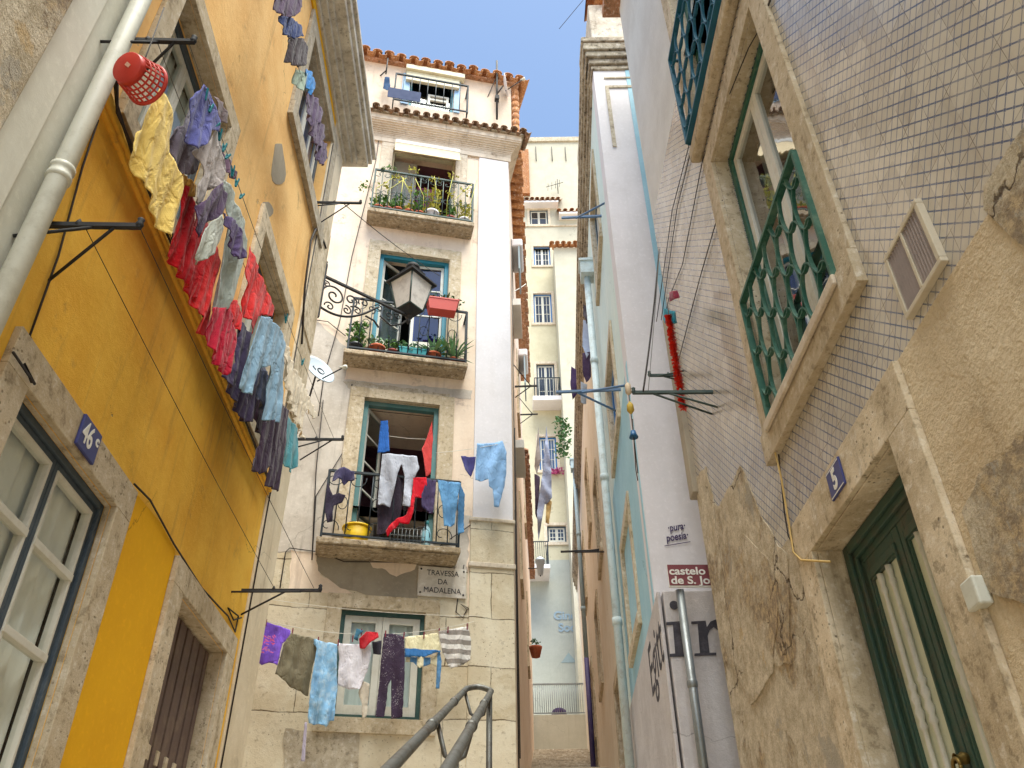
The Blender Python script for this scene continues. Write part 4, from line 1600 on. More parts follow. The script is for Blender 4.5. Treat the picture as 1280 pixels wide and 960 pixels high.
# door: frame, two panelled leaves with turned white balusters over pale glass
u0, u1, z0, z1 = doorE
mb = MB()
for k, t in enumerate((.06, .045, .03)):
    w_ = .13 + .02 * k
    mb.box(u0 + .0, u0 + .03 + .03 * (k + 1), w_, w_ + .02, z0, z1)
    mb.box(u1 - .03 - .03 * (k + 1), u1, w_, w_ + .02, z0, z1)
    mb.box(u0 + .06, u1 - .06, w_, w_ + .02, z1 - .05 - .035 * k, z1)
df = part(th, 'door_frame', mb, M['doorg'], bev=.005)
mid = (u0 + u1) / 2
for a, b in ((u0 + .10, mid - .005), (mid + .005, u1 - .10)):
    mb = MB()
    c, d = z0, z1 - .125
    mb.box(a, a + .06, .17, .21, c, d).box(b - .06, b, .17, .21, c, d).box(a + .06, b - .06, .17, .21, d - .10, d).box(a + .06, b - .06, .17, .21, c, c + .9)
    for k in range(2):
        o_ = .06 + .012 * k
        w_ = .158 + .008 * k
        mb.box(a + o_ - .012, a + o_, w_, .2, c + .9, d - .06).box(b - o_, b - o_ + .012, w_, .2, c + .9, d - .06).box(a + o_, b - o_, w_, .2, d - .10 - .012 * k, d - .06 - .012 * k)
    lf = part(df, 'door_leaf', mb, M['doorg'], bev=.003)
    part(df, 'pane', MB().box(a + .06, b - .06, .180, .186, c + .88, d - .08), paint('pale_door_glass', 'c9ccb4', .25, 'a3a78c', .3, .05))
    for k in range(2):
        uu = a + (b - a) * (.38 + .24 * k)
        zt, zb = d - .12, c + .92
        pr = [(.001, zb), (.016, zb), (.016, zb + .03), (.011, zb + .05), (.013, zb + .3)]
        zm = (zt + zb) / 2 + .02
        pr += [(.011, zm - .16), (.011, zm - .10), (.021, zm - .085), (.012, zm - .06), (.022, zm - .03), (.013, zm), (.022, zm + .03), (.012, zm + .06), (.021, zm + .085), (.011, zm + .10)]
        pr += [(.013, zt - .3), (.010, zt - .10), (.018, zt - .08), (.011, zt - .06), (.016, zt - .03), (.016, zt), (.001, zt)]
        part(df, 'baluster', MB().lathe((uu, .165, 0), pr, 12), M['wwood'])
q = WE.uz(1203, 948, .15)
mb = MB().lathe((q[0], .15, q[1]), [(.001, -.03), (.02, -.02), (.024, 0), (.012, .015), (.02, .03)], 12, (0, -1, 0)).tube(spiral((q[0], .12, q[1] - .03), .03, .03, 0, 1, ((1, 0, 0), (0, 0, 1)), 16), .008, 6)
part(df, 'door_knocker', mb, paint('old_brass', '8a7440', .4, '5b4b30', .4, .2, .8))
room(df, u0, u1, z0, z1, .215, .3, M['dark'])
# cables on the tiles, thin rods
mb = MB()
for pts in ([(972, -20), (952, 36), (938, 60), (880, 200), (855, 330), (838, 372), (834, 388)],
            [(966, 0), (950, 40)],
            [(868, 178), (848, 260), (828, 400)], [(864, 178), (842, 262), (822, 402)],
            [(905, 250), (876, 350), (850, 450)],
            [(1000, 690), (988, 670), (983, 640), (975, 560), (972, 545)]):
    mb.tube([WE.P(x, y) + Vector((0, -.012, 0)) for x, y in pts], .0042, 6)
part(th, 'cable', mb, M['cable'])
mb = MB()
for pts in ([(972, 545), (985, 600), (1000, 690), (1010, 700), (1047, 702)],):
    mb.tube([WE.P(x, y) + Vector((0, -.036, 0)) for x, y in pts], .006, 6)
part(th, 'cable', mb, paint('yellowed_cable', 'c9a968', .5))
# brackets of the clothes line by the corner
e1 = dryer(th, WE, (891, 490), .62, z_dn=.5, spread=-.12, mat='irong', r=.012)
e2 = dryer(th, WE, (852, 469), .30, z_dn=.1, spread=.1, mat='irong', r=.011)
top = WE.P(824, 312, -.2)
p_a = WE.P(804, 489, -.55)
line_thing('clothes_line', 'black cable rising steeply beside the white wall from the bracket near the red garland', WE, top, p_a, .05, .008, M['cable'], cat='cable')
line_thing('clothes_line', 'thin grey wire parallel to the black cable in front of the white wall', WE, (top.x + .03, top.y, top.z), (e1[0], -.5, e1[1]), .02, .003, M['wire'])

# red garland hanging near the corner of the tiled house
g0 = WE.P(836, 394, -.22)
g1 = WE.P(852, 520, -.22)
gt = thing('garland', 'shaggy red tinsel garland hanging straight down by the tiled corner', 'garland', WE, g0.x, g0.y, g1.z)
part(gt, 'string', MB().tube([(g0.x, g0.y, g1.z), (g0.x, g0.y, g0.z + .12)], .004, 6), M['cable'])
rnd = random.Random(4)
mb = MB()
for i in range(1100):
    t = rnd.random()
    a = rnd.uniform(0, 6.28)
    d = Vector((math.cos(a), math.sin(a), rnd.uniform(-.5, .3)))
    p = Vector((g0.x, g0.y, g1.z + (g0.z - g1.z) * t))
    L = rnd.uniform(.022, .042)
    s_ = d.cross(Vector((0, 0, 1))).normalized() * .006
    mb.add([p - s_, p + s_, p + d * L + s_ * .8 + Vector((0, 0, -.006)), p + d * L - s_ * .8], [(0, 1, 2, 3)])
part(gt, 'tinsel', mb, paint('red_tinsel', 'd0301c', .35, 'a81e18', .6))
garment('cloth', 'small teal rag pegged just above the red garland', 'cloth', WE, -.2, [(830, 385), (844, 390), (845, 402), (838, 408), (829, 400)], fabric('teal_rag', '1f8fa8', '11607c'), None, .012)
garment('cloth', 'tiny dark red and navy rag on the cable above the teal rag', 'cloth', WE, -.2, [(836, 366), (844, 363), (846, 372), (838, 378)], fabric('dark_red_rag', '8c2440', '2c2c58'), None, .012)

# ------------------------------------------------------------------ white and blue house beyond it
bh = thing('blue_house', 'tall house with white end wall and mint and light blue flank up the alley', 'house', WG, -9, 0, 4)
def gz4(a, b, c, d):
    return WG.rect(a, b, c, d)


gw1 = (-2.45, -1.25, 4.66, 5.90)
gw2 = (-2.40, -1.20, 7.10, 8.32)
gw3 = (-2.30, -1.12, 10.0, 11.60)
gd2 = (-5.6, -4.7, 2.5, 5.1)
holes = [gw1, gw2, gw3, gd2]
fw_ = []
for uu in (-9.5, -13.5):
    for zz in (6.2, 9.4):
        fw_.append((uu, uu + 1.0, zz, zz + 1.5))
Gd1 = (-13.2, -12.1, 5.2, 7.3)
part(bh, 'flank_wall', shell(MB(), -4.2, -.24, -.4, 12.45, [gw1, gw2, gw3], 4, .25), M['mint'])
part(bh, 'flank_wall', shell(MB(), -8.3, -4.203, -.4, 12.45, [gd2, (-6.9, -5.9, 7.6, 9.1)], 4, .25), M['buff'])
part(bh, 'flank_wall', shell(MB(), -19.4, -8.303, -.4, 12.45, fw_ + [Gd1], 4, .25), M['buff'])
# the end wall is built in its own elevation frame and brought into this house's frame


def to_frame(mb, Wa, Wb):
    mb.v = [tuple(Wb.local(Wa.world(*p))) for p in mb.v]
    return mb


part(bh, 'end_wall', to_frame(MB().box(-.0, 5.0, -.004, .25, -.4, 12.45), WF, WG), M['white'])
sx0, sx1 = WF.uz(769, 0)[0], WF.uz(797, 100)[0]
part(bh, 'light_blue_stripe', to_frame(MB().box(WF.uz(783, 100)[0], WF.uz(783, 100)[0] + .5, -.012, .02, 6.5, 12.4), WF, WG), M['bluew'])  # light blue upright stripe on the end wall, next to the tiled corner
part(bh, 'painted_band', shell(MB(), -3.15, -.03, 4.2, 7.0, [hole(gw1, .13)], .02, .01), M['bluew'])
for f_ in bh.children:
    if f_.name.startswith('painted_band'):
        for v in f_.data.vertices: v.co.y -= .006
part(bh, 'plinth', MB().box(-3.3, .39, -.03, .0, -.4, WF.uz(828, 738, -.4)[1]), M['lilac'], bev=.01)
zpl = WF.uz(828, 738, -.4)[1]
part(bh, 'plinth', to_frame(MB().box(WF.uz(828, 738, -.4)[0], 5, -.4, -.0, -.4, zpl), WF, WG), M['lilac'], bev=.012)
# cornice round the corner
mb = MB()
mf = MB()
for w_, za, zb in ((-.03, 12.2, 12.3), (-.06, 12.3, 12.42), (-.10, 12.42, 12.55), (-.13, 12.55, 12.72), (-.15, 12.72, 12.84)):
    mb.box(-19.4, 0, w_, 4, za, zb)
    mf.box(w_ * .98, 5, w_, .3, za, zb)
mb2 = to_frame(mf, WF, WG)
mb.add(mb2.v, mb2.f)
part(bh, 'cornice', mb, M['cornd'], bev=.02)
part(bh, 'frieze', to_frame(MB().box(.14, 4, -.02, .01, 11.78, 11.83).box(.14, .19, -.02, .01, 10.5, 11.78).box(.14, 4, -.02, .01, 12.0, 12.03), WF, WG), M['stoneg'])
part(bh, 'parapet', to_frame(MB().box(.04, 5, .02, 3, 12.845, 14.0), WF, WG), M['corn'], bev=.02)
part(bh, 'roof_tiles', to_frame(tile_row(MB(), .12, 2, -.12, .5, 14.12, 14.3, .25, .1, 8), WF, WG), M['rooft'])
for r_, mt in ((gw1, 'blue'), (gw2, 'blue'), (gw3, 'dgrey')):
    surround(bh, *r_, .13, M['stone'], proud=.03, th=.12, lin=.045)
    window(bh, r_, .08, M[mt], M['wwood'], M['glassb'], 2, 3, 2, M['curt'], M['darkb'], fw=.07, seed=r_[2])
for r_ in fw_ + [(-6.9, -5.9, 7.6, 9.1)]:
    surround(bh, *r_, .14, M['stone'], proud=.03, lin=.085)
    window(bh, r_, .12, M['dgrey'], M['wwood'], M['glassb'], 2, 2, 2, None, M['darkb'])
for r_, mt in ((gd2, paint('violet_door', '3c3a6a', .5, '2a7f9c', .35)), (Gd1, M['blue'])):
    surround(bh, *r_, .14, M['stone'], proud=.03, sill=False, lin=.08)
    mb = MB().box(r_[0], r_[1], .1, .15, r_[2], r_[3])
    for k in range(5):
        a = r_[0] + (r_[1] - r_[0]) * k / 5
        mb.box(a + .02, a + (r_[1] - r_[0]) / 5 - .02, .085, .1, r_[2] + .1, r_[3] - .1)
    part(bh, 'door', mb, mt)
# pipes
def pipe(parent, px, r, z0, z1, mat, hopper=True, w=-.11):
    u = WG.uz(*px, w)[0]
    mb = MB().tube([(u, w, z0), (u, w, z1)], r, 16)
    z = z0 + 1.2
    while z < z1:
        mb.lathe((u, w, z), [(r, -.05), (r * 1.18, -.045), (r * 1.18, .045), (r, .05)], 16)
        z += 2.0
    if hopper:
        mb.box(u - .14, u + .14, w - .1, 0, z1, z1 + .25)
        mb.box(u - .16, u + .16, w - .12, 0, z1 + .25, z1 + .30)
    part(parent, 'drainpipe', mb, M[mat])
    return u


pu = pipe(bh, (763, 680), .052, 2.0, 10.9, 'pvcb')
pipe(bh, (724, 680), .055, 7.9, 13.0, 'pvcg')
u2 = WG.uz(724, 680, -.11)[0]
part(bh, 'drainpipe', MB().tube([(u2, -.11, 5.3), (u2, -.11, 7.9)], .06, 14), M['pvcp'])
q = WG.uz(776, 487)
mb = MB().bar((q[0], .02, q[1]), (q[0], -.75, q[1]), .014).tube([(q[0] + .5, 0, q[1] - .3), (q[0], -.45, q[1] - .02)], .014, 6).tube([(q[0] - .4, 0, q[1] - .05), (q[0], -.5, q[1] - .02)], .014, 6)
part(bh, 'clothes_bracket', mb, M['bluebar'])
q = WG.uz(752, 270)
mb = MB().bar((q[0], .02, q[1]), (q[0], -.55, q[1]), .014).tube([(q[0] + .5, 0, q[1] - .3), (q[0], -.35, q[1] - .02)], .014, 6)
part(bh, 'clothes_bracket', mb, M['bluebar'])
q = WG.uz(752, 688)
mb = MB().bar((q[0], .02, q[1]), (q[0], -.7, q[1]), .014).tube([(q[0] + .6, 0, q[1] - .3), (q[0], -.45, q[1] - .02)], .012, 6).tube([(q[0] - .6, 0, q[1] + .3), (q[0], -.45, q[1] - .02)], .012, 6)
part(bh, 'clothes_bracket', mb, M['iron'])
# painted lettering on the end wall
def t_on(s, px, size, mat, W2, w, **k):
    """text made in W2's elevation and carried into the blue house frame"""
    tmp = thing('tmp', None, None, W2)
    u, z = W2.uz(*px, w)
    o = text_part(tmp, 'lettering', s, W2, u, w, z, size, mat, **k)
    org = Vector(ORG[bh.name])
    for v in o.data.vertices:
        v.co = WG.local(W2.world(*v.co)) - org
    o.parent = bh
    ORG[o.name] = ORG[bh.name]
    bpy.data.objects.remove(tmp)
    return o


WFs = WF
t_on('·pura·', (845, 659), .10, M['inkp'], WF, -.012, shear=.25, bold=.002, tilt=R(9), sx=.72)
t_on('poesia·', (846, 671), .10, M['inkp'], WF, -.012, shear=.25, bold=.002, tilt=R(9), sx=.74)
u_, z_ = WF.uz(847, 681, -.012)
part(bh, 'lettering', to_frame(MB().obox((u_, -.012, z_ + .01), (.12, 0, .019), (0, .001, 0), (-.0004, 0, .003)), WF, WG), M['inkp'])
# slab-serif letters i and r on the plinth
def Lp(pxs):
    return [WF.uz(x, y, -.402) for x, y in pxs]


mb = MB()
mb.slab_poly(Lp([(832.5, 778), (851, 776.5), (857, 817), (862, 818), (862, 820.5), (837, 821), (837, 817.5), (844, 817), (841, 781), (833, 781.5)]), -.406, -.401)
cc = WF.uz(842.5, 756.5, -.402)
mb.prism([(cc[0] + .037 * math.cos(t * .3927), cc[1] + .037 * math.sin(t * .3927)) for t in range(16)], -.406, -.401)
part(bh, 'lettering', to_frame(mb, WF, WG), M['inkg'])
mb = MB()
mb.slab_poly(Lp([(864, 777), (882, 776), (883.5, 784), (888, 777), (896, 774), (903, 777), (904, 785), (898, 788), (892, 784), (887, 788), (884.5, 795), (887, 816), (895, 816), (895, 819), (868, 820), (868, 817), (875, 816.5), (872, 780), (864, 780)]), -.406, -.401)
part(bh, 'lettering', to_frame(mb, WF, WG), M['inkg'])
q = WG.uz(820, 800, -.03)
o = text_part(bh, 'lettering', 'Egitt', WG, q[0] - .15, -.0325, q[1] - .1, .62, M['inkg'], sx=1.0)

# ------------------------------------------------------------------ brown direction sign on its pole
PX = at_y(850, 741, 6.42)
WS = Wall(PX.x, 6.42, 1, .03)
st = thing('direction_sign', 'maroon direction sign with white lettering on a galvanised pole', 'sign', WS, 0, 0, gz(6.4))
part(st, 'pole', MB().tube([(0, 0, gz(6.4) - .2), (0, 0, PX.z + .02)], .034, 18).lathe((0, 0, PX.z - .75), [(.034, 0), (.040, .01), (.040, .05), (.034, .06)], 18), M['steel'])
pa, pb = WS.uz(832, 709), WS.uz(835, 737)
L, T, Bz = (pa[0] + pb[0]) / 2, pa[1], pb[1]
wd = (T - Bz) * 2.95
part(st, 'panel', MB().box(L, L + wd, -.052, -.036, Bz, T), M['signw'], bev=.003)
part(st, 'face', MB().box(L + .004, L + wd - .004, -.055, -.051, Bz + .014, T - .002), M['maroon'])
H_ = T - Bz
text_part(st, 'lettering', 'castelo', WS, L + .012, -.0565, T - H_ * .31, H_ * .47, M['signw'], bold=.002, align='LEFT', sx=1.16)
text_part(st, 'lettering', 'de S. Jorge', WS, L + .018, -.0565, T - H_ * .72, H_ * .47, M['signw'], bold=.002, align='LEFT', sx=1.16)
part(st, 'clamp', MB().box(-.045, .045, -.038, .04, T - .09, T - .06), M['steel'])

# ------------------------------------------------------------------ flank of the balcony house and the houses after it
def dwall(name, label, u0, u1, z1, mat, eavemat, ov, seed):
    t = thing(name, label, 'house', WD, (u0 + u1) / 2, 0, gz(10.5 + u0))
    hs = [(u0 + .6, u0 + 1.3, 7.5, 9.0), (u0 + .6, u0 + 1.3, 11, 12.4)]
    part(t, 'wall', shell(MB(), u0, u1, -.4, z1, hs, 3.0 if u0 > 3 else .3, .2), mat)
    for h in hs:
        surround(t, *h, .12, M['stone'], proud=.03, lin=.065)
        window(t, h, .1, M['dgrey'], M['wwood'], M['glassb'], 2, 2, 2, None, M['darkb'], roomd=.15)
    part(t, 'eave', MB().box(u0, u1, -ov + .06, .3, z1 - .05, z1 + .0), eavemat)
    tr = tile_row(MB(), u0, u1, -ov, .4, z1 + .1, z1 + .35, .24, .1, seed)
    part(t, 'roof_tiles', tr, eavemat)
    return t


mb = shell(MB(), .004, 2.75, -.4, ZE - .05, [(1.2, 2.0, 7.3, 8.8), (1.2, 2.0, 10.4, 11.9)], .2, .15)
org = Vector(ORG[hc.name])


def to_hc(mb):
    return to_frame(mb, WD, WC)


part(hc, 'flank_wall', to_hc(mb), M['pinkb'])
part(hc, 'flank_eave_tiles', to_hc(tile_row(MB(), .1, 2.7, -.26, .2, ZE, ZE + .1, .23, .09, 9)), M['rooft'])
mb = MB()
mb.tube([(.5, -.02, 2), (.55, -.02, 13)], .008, 6).tube([(1.0, -.02, 4), (.9, -.02, 9)], .008, 6).tube([(.3, -.02, 3), (.3, -.02, 7.2)], .007, 6)
part(hc, 'cable', to_hc(mb), M['cable'])
for zz in (7.3, 10.4):
    part(hc, 'window_awning', to_hc(MB().box(1.1, 2.1, -.16, 0, zz + 1.45, zz + 1.6).box(1.2, 2.0, .08, .1, zz, zz + 1.5)), M['whitew'])
dwall('brown_house', 'narrow brown house squeezed behind the balcony house in the upper alley', 2.755, 7.6, 14.9, M['pinkb'], M['rooftd'], .26, 12)
dwall('shaded_house', 'last pinkish house on the left of the upper alley beside the hanging sheets', 7.605, 15.3, 12.5, M['pinkb'], M['rooftd'], .16, 14)
def box_on_D(px, label, h=.7):
    # white air conditioner / shutter box sticking out into the alley
    p = WD.local(at_y(px[0], px[1], px[2]))
    t = thing('shutter_box', label, 'shutter', WD, p.x, 0, p.z)
    part(t, 'casing', MB().box(p.x - .4, p.x + .4, -.22, .0, p.z - .1, p.z + .1), M['white'], bev=.03)
    part(t, 'slats', MB().box(p.x - .38, p.x + .38, -.16, -.13, p.z - h, p.z - .1), M['pvcg'])


box_on_D((652, 320, 12.2), 'upper white roller shutter casing on the alley side of the balcony house')
box_on_D((663, 452, 16.0), 'lower white roller shutter casing further up the alley', .9)
for i, (px, lb) in enumerate(((((650, 483, 12.5)), 'dark iron clothes bracket jutting from the brown flank over the alley'), (((662, 518, 16.5)), 'smaller iron bracket from which the long grey sheets hang'))):
    p = WD.local(at_y(*px))
    mb = MB().bar((p.x, .0, p.z), (p.x, -.42, p.z), .014).tube([(p.x - .4, 0, p.z + .2), (p.x, -.3, p.z)], .01, 6).tube([(p.x, 0, p.z - .25), (p.x, -.3, p.z)], .01, 6)
    solo('clothes_bracket', lb, 'bracket', WD, (p.x, 0, p.z), mb, M['iron'])

# ------------------------------------------------------------------ houses closing the alley
def hr(a, b):
    return WH.rect(a, (b[0], a[1]), b, (a[0], b[1]))


fh = thing('far_house', 'tall cream and pale yellow house closing the top of the alley', 'house', WH, 2.4, 0, 7.3)
ztop = WH.uz(690, 178)[1]
zz = [WH.uz(690, y)[1] for y in (850, 700, 600, 300, 250)]
wins = [hr((662, 262), (685, 281)), hr((667, 308), (688, 332)), hr((667, 367), (690, 404)), hr((671, 455), (694, 505)), hr((674, 546), (696, 588)), hr((684, 657), (708, 678))]
U0, U1 = .2, 6.0
bands = [(-.4, zz[1], M['farb']), (zz[1], zz[3] - .6, M['fary']), (zz[3] - .6, ztop, M['farw'])]
for za, zb, mt in bands:
    hs = []
    for r_ in wins:
        if r_[3] > za and r_[2] < zb:
            hs.append((r_[0], r_[1], max(za, r_[2]), min(zb, r_[3])))
    part(fh, 'wall', shell(MB(), U0, U1, za, zb, hs, 6, .2), mt)
for k, r_ in enumerate(wins):
    surround(fh, *r_, .12, M['stonel'], proud=.03, lin=.065)
    window(fh, r_, .1, M['blue'] if k in (1, 2, 4) else M['dgrey'], M['wwood'], M['glassb'], 2 if k < 1 else 4, 2 if k < 1 else 3, 2, M['curt'] if k == 4 else None, M['darkb'], fw=.06, cw=.05, seed=k)
part(fh, 'parapet', MB().box(U0 - .3, U1, -.1, 5, ztop + .002, ztop + .35), M['stoneg'], bev=.02)
for px in (670, 690, 707):
    u, z = WH.uz(px, 195)
    part(fh, 'roof_rod', MB().tube([(u, -.06, z - .5), (u, -.06, z + .7)], .02, 6), M['iron'])
part(fh, 'string_course', MB().box(U0, U1, -.06, 0, WH.uz(690, 282)[1] - .08, WH.uz(690, 282)[1]), M['stonel'])
for a, b in (((652, 247), (697, 258)), ((698, 263), (722, 272))):
    r_ = hr(a, b)
    tr = tile_row(MB(), r_[0], r_[1], -.5, .1, r_[2] + .05, r_[3], .26, .11, 20)
    part(fh, 'porch_roof', tr, M['rooft'])
    part(fh, 'porch_soffit', MB().box(r_[0], r_[1], -.45, .0, r_[2] - .18, r_[2] - .06), M['white'])
part(fh, 'gable_edge', MB().box(U0 + .1, WH.uz(662, 200)[0] - .05, -.2, 0, WH.uz(660, 245)[1], WH.uz(660, 190)[1]), M['rooft'])
r_ = hr((704, 332), (722, 900))
nb = thing('white_house', 'narrow white house standing at the right of the far end', 'house', WH, r_[0] + 1.5, -1.2, 7.3)
v = shell(MB(), r_[0], r_[0] + 5, -.4, r_[3], [], 1.1)
v.v = [(a, b - 1.2, c) for a, b, c in v.v]
part(nb, 'wall', v, M['farw'])
part(nb, 'roof_tiles', tile_row(MB(), r_[0] - .1, r_[0] + 4, -1.45, -.8, r_[3] + .1, r_[3] + .35, .26, .11, 22), M['rooft'])
r_ = hr((668, 472), (699, 508))
mb = MB().box(r_[0] - .1, r_[1] + .1, -.8, .0, r_[2] - .22, r_[2])
b_ = part(fh, 'balcony', mb, M['white'], bev=.02)
railing(b_, r_[0], r_[1], -.75, r_[2], r_[2] + .95, M['ironb'], 14, 0, r=.012)
r_ = hr((668, 700), (686, 722))
b_ = part(fh, 'balcony', MB().box(r_[0] - .5, r_[1], -1.2, 0, r_[2] - .15, r_[2]), M['white'])
railing(b_, r_[0] - .4, r_[1] - .05, -1.15, r_[2], r_[2] + .9, M['ironb'], 12, 0, r=.012)
q = WH.uz(711, 823)
mb = MB().prism([(q[0] - .28, q[1] - .15), (q[0] + .28, q[1] - .15), (q[0], q[1] + .2)], -.01, .0)
part(fh, 'painted_triangle', mb, M['pvcg'])
for k, (x, y, s_) in enumerate(((711, 770, 'Gino’s'), (711, 785, 'Sool'))):
    q = WH.uz(x, y)
    text_part(fh, 'lettering', s_, WH, q[0], -.02, q[1], .42, M['pale'], bold=.012)
# terrace wall and fence at the head of the steps
WT = Wall(0, 26, 1, 0)
tz = WT.uz(700, 893)[1]
tw = thing('terrace_wall', 'low cream retaining wall at the head of the steps', 'wall', WT, 1.3, 0, 7.2)
part(tw, 'wall', MB().box(-.5, 3.2, 0, 2.9, 6.9, tz), M['farw'], bev=.01)
ft = WT.uz(700, 853)[1]
fe = thing('fence', 'grey railing with thin vertical bars on the terrace wall', 'fence', WT, 1.3, .1, tz)
part(fe, 'rails', MB().box(.4, 2.2, .08, .12, ft - .04, ft).box(.4, 2.2, .08, .12, tz + .05, tz + .08), M['steel'])
mb = MB()
for i in range(27):
    mb.tube([(.45 + i * .065, .1, tz + .07), (.45 + i * .065, .1, ft - .03)], .009, 6)
part(fe, 'bars', mb, M['steel'])
q = WT.uz(699, 893, .5)
mb = MB().lathe((q[0], .5, tz), [(.001, 0), (.2, .01), (.24, .12), (.21, .24), (.12, .3), (.001, .31)], 16)
solo('rubbish_bag', 'dark purple bulging bag lying behind the terrace railing', 'bag', WT, (q[0], .5, tz), mb, fabric('dark_purple_bag', '4a3560', '2e2340'))

# ------------------------------------------------------------------ wrought-iron wall lantern at the corner of the yellow house
pm = WA.uz(403, 345)
mount = WA.world(pm[0], -.02, pm[1])
zb = mount.z
tip = at_z(511, 397, zb - .02)
dv = Vector((tip.x - mount.x, tip.y - mount.y))
WL = Wall(mount.x, mount.y, dv.x, dv.y)
LL = dv.length
lt = thing('street_lantern', 'four-sided frosted street lantern on a scrolled black iron bracket at the yellow corner', 'street lamp', WL, LL, 0, zb)
mb = MB()
mb.bar((0, 0, zb), (LL, 0, zb), .016, .013)
mb.bar((0, 0, zb - .62), (0, 0, zb + .16), .018)
mb.lathe((0, 0, zb + .16), [(.016, 0), (.024, .02), (.012, .04), (.02, .06), (.001, .09)], 10)
low = []
for i in range(25):
    t = i / 24
    low.append((LL * .62 * t, 0, zb - .46 + .10 * math.sin(t * math.pi * .9) * -1.0 + .40 * t ** 1.6))
mb.tube(low, .014, 8)
mb.tube([(LL * .5, 0, zb - .30), (LL * .60, 0, zb - .31), (LL * .66, 0, zb - .38)], .012, 8)
XZ = ((1, 0, 0), (0, 0, 1))
for c_, ra0, ra1, a0, tn, th_ in (((.17, -.22), .02, .16, 0, 1.5, .011), ((.13, -.40), .01, .07, 2, 1.2, .009), ((.40, -.17), .012, .10, 1, -1.4, .010), ((.36, -.34), .01, .07, 0, 1.3, .009),
                               ((.58, -.12), .01, .08, 2, 1.3, .009), ((.70, -.16), .01, .06, 0, -1.2, .008), ((.80, -.09), .01, .055, 1, 1.3, .008), ((.95, -.13), .01, .07, 0, -1.3, .008), ((1.08, -.09), .01, .05, 1, 1.3, .008), ((.50, -.28), .01, .06, 1, 1.2, .008), ((.05, -.10), .01, .05, 1, 1.2, .008)):
    s_ = LL / 1.25
    mb.tube(spiral((c_[0] * s_, 0, zb + c_[1]), ra0, ra1 * s_, a0, tn, XZ, 26), th_, 6)
mb.tube([(LL * .66, 0, zb - .2), (LL * .8, 0, zb - .27), (LL * .93, 0, zb - .16), (LL, 0, zb - .03)], .011, 8)
part(lt, 'bracket', mb, M['iron'])
# lantern head, a corner turned to us
hz = zb + .10
cu = LL
head = MB()
ang0 = math.radians(45) - WL.ang + R(8)


def ringpts(r, z):
    return [Vector((cu + r * math.cos(ang0 + k * math.pi / 2 + math.pi / 4), r * math.sin(ang0 + k * math.pi / 2 + math.pi / 4), z)) for k in range(4)]


bot, topp = ringpts(.165, hz), ringpts(.265, hz + .44)
for k in range(4):
    head.tube([bot[k], topp[k]], .012, 6)
    head.tube([bot[k], bot[(k + 1) % 4]], .012, 6)
    head.tube([topp[k], topp[(k + 1) % 4]], .012, 6)
part(lt, 'lantern_frame', head, M['irong'])
for k in range(4):
    a, b, c, d = bot[k], bot[(k + 1) % 4], topp[(k + 1) % 4], topp[k]
    part(lt, 'pane', MB().add([a, b, c, d], [(0, 1, 2, 3)]), M['milk'])
rf = MB()
r1_, r2_, r3_, r4_ = ringpts(.325, hz + .43), ringpts(.325, hz + .455), ringpts(.16, hz + .60), ringpts(.17, hz + .625)
r5_ = ringpts(.05, hz + .70)
vs_ = r1_ + r2_ + r3_ + r4_ + r5_
fs = []
for L_ in range(4):
    for k in range(4):
        a, b = L_ * 4 + k, L_ * 4 + (k + 1) % 4
        fs.append((a, b, b + 4, a + 4))
fs += [(0, 1, 2, 3), (16, 17, 18, 19)]
rf.add(vs_, fs)
rf.lathe((cu, 0, hz + .68), [(.05, 0), (.09, .02), (.09, .06), (.05, .10), (.001, .12)], 14)
part(lt, 'lantern_roof', rf, M['iron'], bev=.004)
bt = MB()
d1_, d2_ = ringpts(.165, hz - .005), ringpts(.07, hz - .10)
bt.add(d1_ + d2_, [(k, (k + 1) % 4, (k + 1) % 4 + 4, k + 4) for k in range(4)] + [(4, 5, 6, 7)])
bt.lathe((cu, 0, hz - .22), [(.001, 0), (.018, .01), (.03, .04), (.02, .07), (.045, .10), (.05, .13)], 12)
part(lt, 'lantern_base', bt, M['iron'], bev=.003)

# ------------------------------------------------------------------ handrail up the steps
T0 = at_y(583, 861, 6.0)
T1 = at_y(614, 864, 6.0)
B0 = at_y(488, 960, 2.48)
B1_ = at_y(560, 960, 2.48)
WR = Wall(0, 0, 1, 0)
hr_ = thing('handrail', 'double tubular grey handrail climbing the steps in front of the balcony house', 'handrail', WR, T0.x, 5.0, gz(5.2))


def extend(a, b, k):
    return a + (b - a) * k


mb = MB()
E0, E1_ = extend(T0, B0, 1.35), extend(T1, B1_, 1.35)
arc = []
for i in range(9):
    t = i / 8
    p = T0.lerp(T1, t) + Vector((0, .05 * math.sin(math.pi * t), .035 * math.sin(math.pi * t)))
    arc.append(p)
mb.tube([E0] + [E0.lerp(T0, k / 6) for k in range(1, 6)] + arc + [T1.lerp(E1_, k / 6) for k in range(1, 7)], .020, 14)
for q, w_ in ((.33, 0), (.68, 1)):
    a, b = T0.lerp(B0, q), T1.lerp(B1_, q)
    for p, e in ((a, B0 - T0), (b, B1_ - T1)):
        e = e.normalized()
        mb.tube([p - e * .03, p + e * .03], .025, 14)
part(hr_, 'rail', mb, M['rail'])
mb = MB()
pt = T1.lerp(B1_, .10)
for p in (T0.lerp(B0, .12), T1.lerp(B1_, .10)):
    pass
mb.tube([pt, Vector((pt.x, pt.y, gz(pt.y) - .1))], .02, 12)
part(hr_, 'post', mb, M['rail'])
pt2 = T0.lerp(B0, .62)
pt3 = T1.lerp(B1_, .62)
pm_ = (pt2 + pt3) / 2 - Vector((0, 0, .16))
part(hr_, 'post', MB().tube([pm_, Vector((pm_.x, pm_.y, gz(pm_.y) - .1))], .02, 12), M['rail'])
